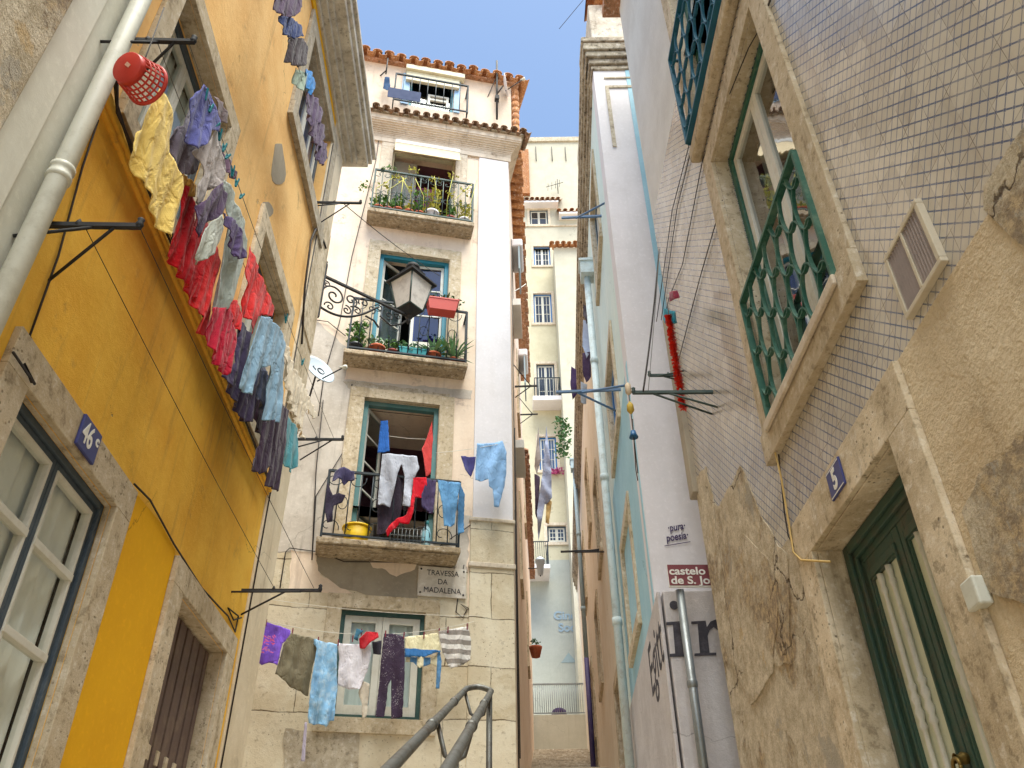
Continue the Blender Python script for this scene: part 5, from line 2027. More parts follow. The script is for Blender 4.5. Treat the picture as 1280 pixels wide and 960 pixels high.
for q in (.06, .62):
    mb = MB()
    a, b = T0.lerp(B0, q), T1.lerp(B1_, q)
    c_ = (a + b) / 2 - Vector((0, 0, .17))
    mb.tube([a, a.lerp(c_, .5) - Vector((0, 0, .06)), c_, b.lerp(c_, .5) - Vector((0, 0, .06)), b], .011, 8)
    part(hr_, 'support_loop', mb, M['rail'])

# ------------------------------------------------------------------ washing on the yellow house
GY = 'washing on the long line of the yellow house'


def gy(name, label, cat, px, mat, w=-.34, amp=.017, kf=44, **k):
    return garment(name, label, cat, WA, w, px, mat, GY, amp * .8, kf, step=.012, **k)


gy('shirt', 'pale yellow crumpled shirt hanging directly under the red basket', 'shirt', [(201, 111), (210, 128), (217, 150), (214, 172), (214, 190), (225, 220), (224, 236), (220, 250), (215, 290), (209, 296), (200, 285), (195, 275), (187, 250), (172, 220), (170, 198), (160, 192), (163, 178), (168, 165), (178, 162), (184, 145), (190, 132)], fabric('yellow_shirt', 'ecce74', 'cfa64a'), amp=.02)
gy('cloth', 'golden edge of a second yellow garment below the yellow shirt, before the red trousers', 'cloth', [(222, 215), (238, 224), (243, 232), (240, 246), (228, 244), (222, 232)], fabric('golden_cloth', 'd9a136', 'b47c22'), w=-.28)
gy('shorts', 'violet-blue shorts pegged near the top of the line', 'shorts', [(254, 105), (260, 112), (265, 120), (270, 138), (275, 155), (275, 165), (262, 162), (260, 175), (245, 186), (238, 180), (232, 172), (237, 150), (236, 124), (246, 114)], fabric('violet_blue', '5559a0', '3c3f7a'), w=-.36)
gy('underwear', 'dark grey limp garment with ragged edges left of the grey shorts', 'underwear', [(215, 162), (230, 157), (237, 172), (250, 190), (249, 212), (242, 218), (235, 219), (222, 216), (210, 213), (215, 200), (213, 185)], fabric('dark_grey_cloth', '675d6b', '483f4c'), w=-.30)
gy('sock', 'short taupe sock beside the violet-blue shorts', 'sock', [(269, 120), (278, 128), (285, 140), (284, 154), (276, 152), (271, 143)], fabric('taupe_sock', '6b5c60', '50434a'), w=-.22)
gy('shorts', 'light grey crumpled shorts with pockets in the upper bunch of washing', 'shorts', [(270, 160), (275, 172), (279, 197), (279, 215), (275, 230), (267, 235), (255, 245), (247, 256), (239, 247), (242, 230), (250, 220), (247, 200), (243, 190), (257, 177)], fabric('light_grey', 'b2a9a8', '857b80'), w=-.34, amp=.022)
gy('sock', 'long plum sock sticking out to the right of the grey shorts', 'sock', [(275, 178), (281, 192), (290, 206), (297, 216), (294, 224), (284, 219), (277, 208)], fabric('plum_sock', '5d4058', '3d2a3e'), w=-.24)
gy('sweater', 'dark purple knitted sweater bunched under the grey shorts', 'sweater', [(277, 228), (285, 242), (281, 260), (275, 270), (260, 280), (247, 297), (241, 280), (245, 257), (260, 243)], fabric('purple_knit', '4b3458', '2f2038'), w=-.36, amp=.02)
gy('trousers', 'bright red trousers hanging left of the grey cloth', 'trousers', [(230, 230), (243, 240), (243, 275), (252, 300), (258, 330), (250, 358), (247, 375), (238, 372), (232, 355), (218, 335), (213, 320), (217, 300), (222, 270)], fabric('red_trousers', 'c0081c', '86040f'), w=-.28, amp=.02)
gy('cloth', 'sage grey cotton cloth between the red trousers and the long grey trousers', 'cloth', [(277, 268), (281, 285), (276, 300), (268, 315), (258, 322), (247, 331), (242, 318), (248, 300), (258, 285)], fabric('sage_cloth', 'b3b7ae', '868c86'), w=-.38)
gy('trousers', 'long pale grey-green trousers with a rolled dark hem', 'trousers', [(281, 222), (290, 235), (303, 270), (310, 300), (308, 318), (300, 345), (290, 375), (277, 391), (265, 388), (270, 355), (278, 325), (284, 300), (283, 262)], fabric('grey_green_trousers', 'a9b3ae', '7d8886'), w=-.33, amp=.022)
gy('sweater', 'dark violet patched top draped over the long pale trousers', 'sweater', [(280, 266), (293, 276), (300, 285), (308, 322), (300, 324), (292, 321), (285, 292)], fabric('violet_patch', '51406e', '33284a'), w=-.37)
gy('shirt', 'scarlet shirt below the sage cloth in the middle of the red washing', 'shirt', [(271, 308), (276, 330), (269, 355), (266, 372), (262, 400), (258, 420), (246, 415), (250, 395), (243, 385), (238, 372), (252, 345), (260, 325)], fabric('scarlet_shirt', 'cc0c16', '8e060c'), w=-.30, amp=.02)
gy('skirt', 'crimson skirt, lowest of the left-hand red garments', 'skirt', [(265, 384), (288, 385), (295, 417), (290, 457), (282, 469), (268, 453), (261, 425), (262, 400)], fabric('crimson_skirt', 'b80a34', '80061f'), w=-.34)
gy('cloth', 'small red sleeve right of the crimson skirt', 'cloth', [(286, 374), (297, 377), (303, 400), (301, 418), (292, 409), (284, 395)], fabric('red_sleeve', 'cc0c18', '92060e'), w=-.25)
gy('shirt', 'red shirt with pointed tails hanging nearest the small window', 'shirt', [(312, 308), (318, 325), (325, 343), (335, 366), (342, 387), (340, 396), (330, 394), (320, 397), (317, 418), (312, 402), (303, 395), (307, 363), (305, 337)], fabric('vermilion_shirt', 'd40c0c', '96080a'), w=-.24, amp=.02)
gy('jeans', 'dark indigo jeans hanging behind the light blue jeans', 'jeans', [(302, 400), (313, 417), (312, 440), (310, 460), (318, 482), (322, 503), (317, 527), (302, 527), (288, 490), (282, 470), (292, 453), (297, 427)], fabric('indigo_jeans', '3a3050', '251e36'), w=-.27, amp=.02)
gy('jeans', 'light blue jeans with the legs swinging apart', 'jeans', [(327, 395), (337, 397), (353, 413), (357, 440), (355, 465), (353, 487), (347, 528), (330, 525), (335, 490), (337, 457), (330, 459), (323, 467), (315, 494), (308, 491), (302, 485), (310, 447)], fabric('light_jeans', '86a8c2', '5c7f9e'), w=-.35, amp=.018)
gy('shirt', 'slate blue shirt seen between the legs of the light blue jeans', 'shirt', [(325, 458), (335, 465), (335, 500), (329, 515), (323, 500)], fabric('slate_shirt', '66708f', '474e6c'), w=-.28)
gy('trousers', 'almost black flared trousers at the low end of the line', 'trousers', [(350, 503), (360, 513), (358, 553), (352, 587), (347, 614), (333, 608), (338, 583), (342, 555), (338, 577), (327, 593), (314, 588), (325, 557), (330, 528), (343, 524)], fabric('black_trousers', '38283c', '221726'), w=-.34, amp=.015)
gy('shirt', 'teal shirt beside the black flared trousers', 'shirt', [(360, 520), (373, 537), (373, 553), (370, 583), (362, 591), (355, 577), (355, 547)], fabric('teal_shirt', '4f93a0', '34707e'), w=-.30)
gy('scarf', 'cream scarf trailing down to the last bracket', 'scarf', [(357, 425), (367, 458), (383, 487), (397, 520), (392, 524), (384, 512), (377, 530), (380, 549), (373, 535), (360, 500), (356, 467)], fabric('cream_scarf', 'd9cdb8', 'b09c84'), w=-.24, amp=.02)
gy('cloth', 'dark maroon cloth half hidden behind the scarlet shirt', 'cloth', [(248, 300), (262, 305), (262, 345), (252, 375), (240, 368), (232, 340), (240, 318)], fabric('maroon_cloth', '5a1424', '380a18'), w=-.20)
gy('shirt', 'dim grey shirt behind the violet-blue shorts, nearest the window', 'shirt', [(238, 130), (252, 128), (262, 150), (258, 185), (246, 200), (230, 196), (226, 165)], fabric('dim_grey_shirt', '7a7480', '565060'), w=-.20)
gy('trousers', 'deep red trouser leg hanging furthest inwards beside the red trousers', 'trousers', [(243, 262), (256, 270), (262, 300), (256, 330), (246, 336), (240, 305)], fabric('deep_red_leg', '9c0c18', '6a0610'), w=-.20)
gy('jeans', 'faded navy jeans leg behind the pale blue jeans, by the low window', 'jeans', [(316, 425), (330, 430), (334, 470), (328, 512), (316, 520), (310, 480)], fabric('faded_navy', '3c4668', '262c48'), w=-.20)
gy('sweater', 'plum-black sweater filling the gap above the black flared trousers', 'sweater', [(318, 500), (338, 498), (350, 515), (346, 545), (330, 552), (318, 535)], fabric('plum_black', '3a2438', '221420'), w=-.22)
# pegs on the loaded line
def wire_pt(t, w=-.36):
    a = Vector((b1[0], w, b1[1] + .02))
    b = Vector((b5[0], w, b5[1] + .02))
    p = a.lerp(b, t)
    p.z -= 4 * .06 * t * (1 - t)
    return p


tealm = paint('teal_peg', '16808c', .4)
pnm = paint('wooden_peg', '9c7a5a', .6)


def peg(W, p, mat, label, group, rot=0.0, sz=1.0):
    mb = MB()
    for s_ in (1, -1):
        mb.obox(Vector(p) + Vector((0, .006 * s_, -.012 * sz)), (.006 * sz, 0, 0), (0, .0035, 0), (rot * .03, .004 * s_, .034 * sz))
    mb.lathe((p[0], p[1], p[2] - .004), [(.001, -.008), (.007, -.008), (.007, .008), (.001, .008)], 8, (1, 0, 0))
    solo('clothes_peg', label, 'clothes peg', W, tuple(p), mb, mat, group)


for i, t in enumerate([.07, .09, .115, .13, .15, .165, .19, .21, .235, .52, .66]):
    p = wire_pt(t)
    peg(WA, p, tealm, 'small teal clothes peg clipped on the loaded line of the yellow house', 'teal pegs on the yellow house line', (i % 3 - 1) * .4)

# red peg basket lying on its side below the top bracket
bc = WA.P(172, 95, -.30)
rim = WA.P(188, 94, -.34)
ax = Vector((.75, -.25, .30)).normalized()
bt_ = thing('basket', 'red plastic peg basket with slotted sides hanging under the top bracket', 'basket', WA, bc.x, bc.y, bc.z)
X = ax.orthogonal().normalized()
Y = ax.cross(X)
H_, R0_, R1_ = .145, .072, .098
base = bc - ax * (H_ / 2)
mb = MB()
mb.lathe(base, [(.001, 0), (R0_, 0), (R0_ + .004, .003), (R0_ + .008, .03), (R0_ + .004, .03), (R0_ - .002, .005), (.001, .004)], 28, ax)
mb.lathe(base, [(R1_ - .001, H_ - .014), (R1_ + .008, H_ - .012), (R1_ + .009, H_), (R1_ - .003, H_), (R1_ - .004, H_ - .014)], 28, ax)
nst = 22
for k in range(nst):
    a = 2 * math.pi * k / nst
    d = X * math.cos(a) + Y * math.sin(a)
    p0, p1 = base + ax * .028 + d * (R0_ + .006), base + ax * (H_ - .012) + d * R1_
    mb.bar(p0, p1, .0042, .002)
for q in (.055, .08, .105):
    rr = R0_ + (R1_ - R0_) * q / H_ + .003
    mb.lathe(base + ax * q, [(rr, -.004), (rr + .003, -.004), (rr + .003, .004), (rr, .004), (rr, -.004)], 28, ax)
part(bt_, 'body', mb, M['redb'])
part(bt_, 'label_sticker', MB().obox(base - ax * .002 + X * .0 + Y * .01, X * .014, Y * .009, ax * .001), paint('pale_sticker', 'e0b09a', .6))
part(bt_, 'hook', MB().tube([bc + Vector((0, 0, .09)), bc + Vector((.0, 0, .16)), (bc.x - .02, -.30, b1[1])], .003, 6), M['cable'])

# upper string of underwear by the top window
GU = 'underwear on the upper line of the yellow house'
ua, ub_ = WA.P(345, -30, -.32), WA.P(405, 205, -.32)
line_thing('clothes_line', 'short upper wire strung with dark underwear near the cornice', WA, tuple(ua), tuple(ub_), .02, .0025, M['wire'])
for nm, lb, ct, px, cA, cB in (
        ('underwear', 'purple-black bunch of underwear at the very top of the picture', 'underwear', [(344, -12), (375, -8), (378, 8), (370, 20), (355, 22), (343, 12)], '4e3a58', '2e2036'),
        ('underwear', 'navy and grey briefs second from the top of the upper line', 'underwear', [(352, 20), (364, 22), (378, 33), (379, 45), (366, 48), (354, 42)], '2c3e72', '1c2448'),
        ('bra', 'black bra in the upper string of underwear', 'bra', [(359, 46), (380, 48), (385, 62), (384, 80), (372, 84), (358, 78), (362, 60)], '3a3038', '221a22'),
        ('bra', 'sage green bra below the black one', 'bra', [(369, 85), (384, 92), (383, 106), (377, 114), (369, 104)], '93a596', '6e8072'),
        ('underwear', 'bright blue pants hanging beside the sage green bra', 'underwear', [(380, 86), (390, 90), (394, 106), (388, 119), (382, 110)], '2f7cc0', '1c5a98'),
        ('sock', 'uppermost of three dark violet sock bundles on the upper line', 'sock', [(384, 114), (396, 122), (404, 140), (401, 152), (390, 158), (384, 140)], '5a4a68', '3a2e48'),
        ('sock', 'middle one of three dark violet sock bundles on the upper line', 'sock', [(392, 148), (405, 156), (406, 172), (400, 184), (390, 178), (388, 162)], '54445f', '352a42'),
        ('sock', 'lowest of three dark violet sock bundles on the upper line', 'sock', [(397, 172), (408, 180), (409, 198), (403, 207), (395, 200), (393, 186)], '4a3a58', '2c2238')):
    garment(nm, lb, ct, WA, -.32, px, fabric('c_' + cA, cA, cB), GU, .014, 50, step=.012)

# ------------------------------------------------------------------ washing on the lowest balcony
GB = 'washing on and around the lowest balcony'


def gb(name, label, cat, px, mat, w=-.52, amp=.026, kf=30, **k):
    return garment(name, label, cat, WC, w, px, mat, GB, amp, kf, step=.03, **k)


gb('trousers', 'light grey trousers hung upside down over the balcony rail', 'trousers', [(478, 567), (500, 568), (521, 570), (524, 585), (518, 597), (514, 620), (512, 636), (503, 632), (505, 610), (506, 596), (502, 580), (497, 592), (492, 615), (488, 632), (472, 630), (474, 606)], fabric('light_grey_trousers', 'a9adba', '848899'))
gb('trousers', 'black trousers behind the bars under the light grey ones', 'trousers', [(494, 597), (504, 597), (503, 627), (500, 648), (490, 666), (471, 669), (472, 632), (488, 632), (491, 611)], fabric('black_trousers_b', '342a38', '201a24'), w=-.40)
gb('shirt', 'bright red shirt twisted down through the middle of the balcony', 'shirt', [(517, 596), (533, 597), (534, 605), (527, 621), (519, 622), (516, 643), (511, 656), (500, 653), (484, 672), (482, 664), (495, 648), (508, 643), (515, 619)], fabric('red_shirt_b', 'c40a24', '860612'), w=-.51, amp=.03)
gb('shirt', 'dark purple shirt between the red one and the denim', 'shirt', [(534, 598), (545, 601), (544, 617), (541, 643), (527, 633), (527, 619)], fabric('purple_shirt_b', '43375a', '2a2138'), w=-.52)
gb('shirt', 'blue denim shirt over the right end of the balcony rail', 'shirt', [(547, 600), (576, 604), (573, 617), (568, 656), (555, 658), (553, 632), (549, 615)], fabric('denim_b', '5f8fba', '42699a'), w=-.54)
gb('towel', 'narrow blue towel round the corner of the balcony beside the denim shirt', 'towel', [(575, 606), (581, 617), (580, 666), (573, 668), (572, 632)], fabric('blue_towel_b', '4c7ba6', '34587e'), w=-.50)
gb('shirt', 'navy shirt with orange trim draped over the left rail', 'shirt', [(419, 588), (430, 584), (443, 589), (443, 603), (436, 600), (430, 606), (426, 600), (415, 602), (417, 594)], fabric('navy_orange', '3a3556', '252040', stripes=(2, .3, 'd98a3a', .09)), w=-.50, amp=.035)
gb('leggings', 'black leggings trailing below the navy shirt at the left end', 'leggings', [(409, 602), (416, 619), (424, 617), (432, 619), (428, 628), (416, 634), (416, 651), (409, 655), (406, 640), (407, 620)], fabric('black_leggings', '30283c', '1c1824'), w=-.45)
gb('towel', 'cobalt blue cloth hanging inside the open doorway at the left', 'towel', [(476, 526), (485, 526), (487, 565), (472, 566)], fabric('cobalt_cloth', '2f66b8', '204a90'), w=.10, amp=.015)
gb('towel', 'coral red cloth hanging inside the right edge of the open doorway', 'towel', [(540, 526), (542, 560), (541, 591), (532, 596), (529, 572), (527, 562), (534, 546)], fabric('coral_cloth', 'cf4a48', '9c3034'), w=.06, amp=.02)
gb('shirt', 'pale blue shirt pegged in front of the white pilaster', 'shirt', [(596, 555), (612, 554), (628, 551), (633, 565), (633, 591), (631, 606), (624, 633), (618, 632), (616, 611), (611, 609), (610, 600), (594, 600)], fabric('pale_blue_shirt', '88aed8', '6e94c4'), w=-.42)
gb('underwear', 'small dark blue briefs left of the pale blue shirt', 'underwear', [(576, 570), (595, 571), (593, 585), (589, 595), (581, 588)], fabric('dark_blue_briefs', '423f78', '2c2a56'), w=-.42)
line_thing('clothes_line', 'wire from the lowest balcony to the pale blue shirt', WC, tuple(WC.P(545, 566, -.42)), tuple(WC.P(634, 553, -.42)), .02, .003, M['whitel'])
line_thing('clothes_line', 'white line across the inside of the open teal doorway', WC, tuple(WC.P(486, 545, .08)), tuple(WC.P(538, 549, .08)), .015, .004, M['whitel'])
# yellow tub and bottle on the balcony floor
tb = r3[2] + .0
c_ = WC.P(446, 664, -.40)
tub = thing('tub', 'yellow plastic tub standing behind the balcony bars', 'tub', WC, c_.x, -.25, tb)
part(tub, 'body', MB().lathe((c_.x, -.25, tb), [(.001, 0), (.14, 0), (.145, .01), (.175, .22), (.168, .22), (.14, .02), (.001, .02)], 24), M['yellp'])
part(tub, 'rim', MB().lathe((c_.x, -.25, tb + .21), [(.168, 0), (.19, 0), (.192, .02), (.17, .022)], 24), M['yellp'])
c_ = WC.P(534, 665, -.44)
bo = thing('bottle', 'white and turquoise detergent bottle on the balcony floor', 'bottle', WC, c_.x, -.34, tb)
part(bo, 'body', MB().lathe((c_.x, -.34, tb), [(.001, 0), (.055, 0), (.06, .02), (.06, .20), (.045, .26), (.02, .30), (.02, .32)], 16), paint('turquoise_bottle', '8fc4d4', .4, 'd8e4e6', .6))
part(bo, 'cap', MB().lathe((c_.x, -.34, tb + .32), [(.026, 0), (.026, .05), (.001, .055)], 12), M['tealp'])
# a small wire crate
c_ = WC.P(510, 668, -.46)
mb = MB()
for i in range(10):
    u = c_.x - .22 + .049 * i
    mb.tube([(u, -.42, tb), (u, -.42, tb + .2), (u, -.24, tb + .2), (u, -.24, tb)], .004, 5)
for z in (tb + .01, tb + .1, tb + .2):
    mb.tube([(c_.x - .22, -.42, z), (c_.x + .22, -.42, z), (c_.x + .22, -.24, z), (c_.x - .22, -.24, z), (c_.x - .22, -.42, z)], .004, 5)
solo('wire_crate', 'low wire crate between the tub and the bottle on the balcony', 'crate', WC, (c_.x, -.33, tb), mb, M['steel'])

# ------------------------------------------------------------------ washing on the lowest line, across the ground-floor window
GL = 'washing on the low line across the ground-floor window'


def gl(name, label, cat, px, mat, w=-.45, amp=.026, kf=30, **k):
    return garment(name, label, cat, WC, w, px, mat, GL, amp, kf, step=.028, **k)


gl('t_shirt', 'violet T-shirt with a pink print at the left end of the low line', 'T-shirt', [(328, 776), (345, 781), (363, 788), (363, 797), (353, 805), (347, 833), (336, 828), (327, 831), (322, 827), (325, 789)], fabric('violet_tshirt', '7a55c8', '5a3ca0'), amp=.03)
q0 = WC.rect((326, 792), (343, 796), (341, 818), (325, 815), -.48)
mbp = MB()
rnd = random.Random(2)
for i in range(26):
    a = rnd.uniform(0, 6.28)
    uu, zz_ = rnd.uniform(q0[0], q0[1]), rnd.uniform(q0[2], q0[3])
    mbp.obox((uu, -.487, zz_), (.018 * math.cos(a), 0, .018 * math.sin(a)), (0, .001, 0), (-.006 * math.sin(a), 0, .006 * math.cos(a)))
for o in COL.objects:
    if o.get('label', '').startswith('violet T-shirt'):
        part(o, 'print', mbp, paint('pink_print', 'd0589a', .8, '6fb0d0', .6))
gl('towel', 'brown-olive towel hanging second from the left on the low line', 'towel', [(364, 791), (394, 799), (399, 808), (392, 828), (389, 842), (385, 869), (367, 861), (344, 842), (349, 827), (355, 805)], fabric('olive_towel', '77705c', '5a5444'), amp=.03)
gl('dress', 'sky blue tie-dyed dress, longest garment on the low line', 'dress', [(388, 797), (398, 801), (422, 805), (421, 830), (422, 855), (419, 880), (417, 902), (413, 899), (408, 908), (386, 903), (385, 896), (389, 855), (396, 812)], fabric('sky_blue_dress', '86b4da', 'b4cde0', amt=.7), amp=.04, kf=44)
gl('t_shirt', 'white T-shirt in front of the ground-floor window', 'T-shirt', [(422, 803), (440, 806), (464, 803), (464, 817), (460, 836), (450, 861), (436, 863), (422, 855), (424, 821)], fabric('white_tshirt', 'd6d2da', 'b2adba'))
gl('scarf', 'thin cream scarf tail hanging from the white T-shirt', 'scarf', [(452, 850), (462, 855), (461, 870), (458, 895), (453, 899), (452, 880), (448, 866)], fabric('cream_tail', 'cfc4b4', 'a89c8c'), w=-.40)
gl('cap', 'red cap with white marks pegged over the white T-shirt', 'cap', [(449, 797), (458, 789), (472, 791), (473, 799), (464, 803), (456, 811), (450, 808)], fabric('red_cap', 'b8222e', '8a1620'), w=-.50, amp=.05, kf=30)
gl('glove', 'small slate teal glove left of the red cap', 'glove', [(442, 799), (446, 786), (455, 788), (449, 794), (447, 802)], fabric('teal_glove', '3d6b84', '2a4c60'), w=-.46)
gl('underwear', 'small black briefs between the white T-shirt and the spotted trousers', 'underwear', [(465, 802), (477, 801), (476, 819), (467, 816)], fabric('black_briefs', '33303c', '1e1c24'))


def spotted():
    n = NT('bleach_spotted')
    v = n.voro(60, vec=n.mix(.3, n.o, n.noise(20, 3)))
    m_ = n.math('MULTIPLY', n.step(v, .28, .2), n.step(n.noise(7, 4), .47, .56))
    c_ = n.mix(m_, n.mix(n.noise(8), hexc('2c2233'), hexc('43324a')), hexc('c9c2c8'))
    return n.done(c_, .9, n.bump(n.noise(24, 4), .5, .02))


gl('trousers', 'dark plum trousers spattered with white spots', 'trousers', [(480, 792), (493, 793), (505, 796), (506, 825), (505, 855), (503, 896), (489, 899), (489, 870), (489, 849), (485, 857), (483, 880), (480, 896), (469, 897), (472, 870), (474, 855), (477, 817)], spotted(), amp=.016)
gl('towel', 'yellow towel with a broad blue stripe', 'towel', [(506, 796), (527, 794), (548, 791), (551, 814), (530, 821), (506, 821)], fabric('yellow_blue_towel', 'e0d8b4', 'c8bd92', stripes=(2, .36, '3f78b8', .40)), amp=.012)
gl('skirt', 'striped skirt remnants hanging below the yellow and blue towel', 'skirt', [(507, 821), (542, 822), (550, 814), (552, 827), (549, 861), (544, 860), (546, 833), (538, 830), (530, 833), (524, 836), (517, 828), (507, 827)], fabric('striped_rag', 'd6cdae', 'b8ad8c', stripes=(0, .16, '5b88b4', .5)), w=-.42)
gl('t_shirt', 'grey and white striped T-shirt at the right end of the low line', 'T-shirt', [(548, 789), (567, 786), (585, 783), (589, 799), (588, 825), (576, 832), (564, 836), (558, 826), (553, 817)], fabric('striped_tshirt', 'd8d4d0', 'c0bab6', stripes=(2, .115, '8d8680', .5)), amp=.018)
gl('ribbon', 'pale lilac tape dangling below the blue dress', 'ribbon', [(381, 903), (384, 903), (381, 952), (376, 951)], fabric('lilac_tape', 'b0a8bc', '8c849c'), amp=.005)
la = WC.P(326, 774, -.45)
lb_ = WC.P(592, 777, -.45)
line_thing('clothes_line', 'sagging line that carries the violet T-shirt and the blue dress', WC, tuple(la), tuple(lb_), .17, .003, M['whitel'])
line_thing('clothes_line', 'empty upper line just above the violet T-shirt', WC, tuple(WC.P(330, 748, -.5)), tuple(WC.P(600, 770, -.35)), .05, .0025, M['whitel'])
for x, y in ((333, 777), (366, 788), (398, 799), (423, 802), (441, 797), (452, 789), (482, 791), (505, 793), (530, 793), (549, 788), (560, 786), (584, 782)):
    p = WC.P(x, y, -.45)
    peg(WC, p, paint('dark_red_peg', '7c2438', .5) if 'drp' not in M else M['drp'], 'small dark red clothes peg on the low line under the street plaque', 'dark red pegs on the low line', 0, 1.1)

# ------------------------------------------------------------------ pot plants
PG = 'pot plants on the balcony with the lantern'
f2z = r2[2] + .0
def on(px, w, z):
    """point on the horizontal plane z next to the facade where this ray crosses depth w"""
    u = WC.uz(*px, w)[0]
    return (u, w, z)


potted('potted_plant', 'leafy plant in a black pot at the left end of the middle balcony', WC, on((445, 426), -.19, f2z), .10, .17, M['black'], M['leaf'], ph=.42, group=PG, seed=1, n=150, size=.08)
potted('potted_plant', 'low plant in a wide terracotta pot second from the left', WC, on((472, 428), -.19, f2z), .12, .17, M['terra'], M['leafs'], ph=.16, group=PG, seed=2, n=80, size=.06)
potted('potted_plant', 'small bush in a dark red pot left of the turquoise trough', WC, on((491, 432), -.19, f2z), .08, .14, M['terrad'], M['leaf'], ph=.24, group=PG, seed=3, n=90, size=.065)
potted('potted_plant', 'turquoise trough of small green shoots', WC, on((516, 436), -.19, f2z), .09, .17, M['tealp'], M['leafs'], ph=.16, group=PG, seed=4, n=120, trough=.21, size=.055)
potted('potted_plant', 'spiky aloe in a red-brown pot', WC, on((542, 440), -.19, f2z), .115, .16, M['terra'], M['leafs'], 'spike', .42, PG, 5, 40, size=.07)
potted('potted_plant', 'tiny pot right of the aloe', WC, on((556, 441), -.19, f2z), .06, .10, M['terrad'], M['leaf'], ph=.08, group=PG, seed=6, n=20)
potted('potted_plant', 'arching spiky plant in a small pot near the right rail', WC, on((567, 443), -.19, f2z), .07, .13, M['terra'], M['leafs'], 'spike', .52, PG, 7, 30, size=.05)
potted('potted_plant', 'last small brown pot at the right end of the middle balcony', WC, on((577, 445), -.19, f2z), .055, .12, M['terrad'], M['leaf'], ph=.08, group=PG, seed=8, n=18)
potted('potted_plant', 'red window box hooked over the rail behind the lantern', WC, (WC.uz(553, 380, -.40)[0], -.40, z2t - .17), .11, .20, M['redp'], M['leafd'], ph=.22, group=PG, seed=9, n=46, trough=.24, size=.07)
PG1 = 'pot plants on the top balcony'
f3z = r1[2] + .0
cols_ = [((474, 250), .085, 'terra'), ((486, 252), .08, 'terrad'), ((498, 254), .09, 'terra'), ((512, 256), .085, 'terra'), ((525, 259), .085, 'terra'), ((540, 262), .12, 'white'), ((563, 266), .085, 'terrad'), ((580, 269), .09, 'white')]
lbl = ['terracotta pot at the left corner of the top balcony', 'second pot from the left on the top balcony, dark red', 'third pot from the left on the top balcony', 'fourth pot from the left on the top balcony, with pale leaves', 'terracotta pot left of the big white one on the top balcony', 'big white pot with a sprawling plant on the top balcony', 'dark red pot right of the big white one on the top balcony', 'whitish pot at the right corner of the top balcony']
yl = paint('yellow_green_leaf', 'b9b24a', .6, '6d8a3a', .6)
for i, (px, r_, mt) in enumerate(cols_):
    potted('potted_plant', lbl[i], WC, on(px, -.19, f3z), r_, r_ * 1.7, M[mt], yl if i in (3, 5, 7) else M['leaf'], ph=(.30, .18, .34, .22, .5, .62, .3, .4)[i], group=PG1, seed=20 + i, n=(90, 40, 90, 50, 110, 150, 60, 80)[i], size=.07)
# climbing stems on that railing
mb = MB()
rnd = random.Random(8)
for i in range(9):
    u = r1[0] + .15 + i * .2
    mb.tube([(u, -.26, f3z + .1), (u + rnd.uniform(-.1, .1), -.30, f3z + .5), (u + rnd.uniform(-.25, .25), -.32, f3z + rnd.uniform(.8, 1.15))], .006, 5)
    foliage(mb, (u + rnd.uniform(-.2, .2), -.32, f3z + rnd.uniform(.5, 1.1)), .09, 16, .055, i + 40, up=.5)
solo('climbing_plant', 'yellow-green climber straggling over the top balcony railing', 'climbing plant', WC, ((r1[0] + r1[1]) / 2, -.45, f3z), mb, yl)
mb = MB()
foliage(mb, (r1[0] + .28, -.32, z1t + .01), .12, 34, .05, 77, up=.1)
foliage(mb, (r1[0] - .12, -.32, f3z + .35), .12, 30, .05, 78, up=.9)
solo('creeper', 'small green creeper on the left corner of the top balcony rail', 'plant', WC, (r1[0] + .1, -.32, f3z + .3), mb, M['leaf'])

# ------------------------------------------------------------------ dishes and aerials
def dish(name, label, W, c, nrm, r, mat, arm_to, mount_, group=None, logo=False):
    t = thing(name, label, 'satellite dish', W, *mount_, group=group)
    nrm = Vector(nrm).normalized()
    prof = [(.001 + r * k / 8, .16 * r * (k / 8) ** 2) for k in range(9)]
    prof += [(r * 1.01, .16 * r + .008)] + [(max(.001, r * k / 8), .16 * r * (k / 8) ** 2 + .012) for k in range(8, -1, -1)]
    part(t, 'reflector', MB().lathe(c, prof, 32, nrm), mat)
    mb = MB().tube([Vector(mount_), Vector(c) - nrm * .02], .014, 8)
    mb.tube([Vector(c) - Vector((0, 0, r * .8)) + nrm * .03, Vector(arm_to)], .010, 8)
    part(t, 'arm', mb, M['iron'])
    d = (Vector(arm_to) - Vector(c)).normalized()
    mb = MB().lathe(Vector(arm_to), [(.001, -.04), (.03, -.04), (.034, -.01), (.022, .02), (.022, .06), (.001, .06)], 12, -d)
    part(t, 'receiver', mb, M['pvc'])
    if logo:
        X_ = nrm.orthogonal()
        X_ = Vector((0, 0, 1)).cross(nrm).normalized() * -1
        Y_ = X_.cross(nrm).normalized()
        if Y_.z < 0: Y_ = -Y_
        cc = Vector(c) + nrm * .02 + Y_ * r * .05
        part(t, 'lettering', MB().tube(spiral(cc - X_ * r * .18, r * .22, r * .22, 0, 1, (X_, Y_), 24), .007, 6).tube([cc + X_ * r * .28 + X_ * (r * .09 * math.sin(k * .8)) * (1 if k < 4 else 1) + Y_ * (r * (.14 - k * .04)) for k in range(8)], .006, 6), M['ink'])
    return t


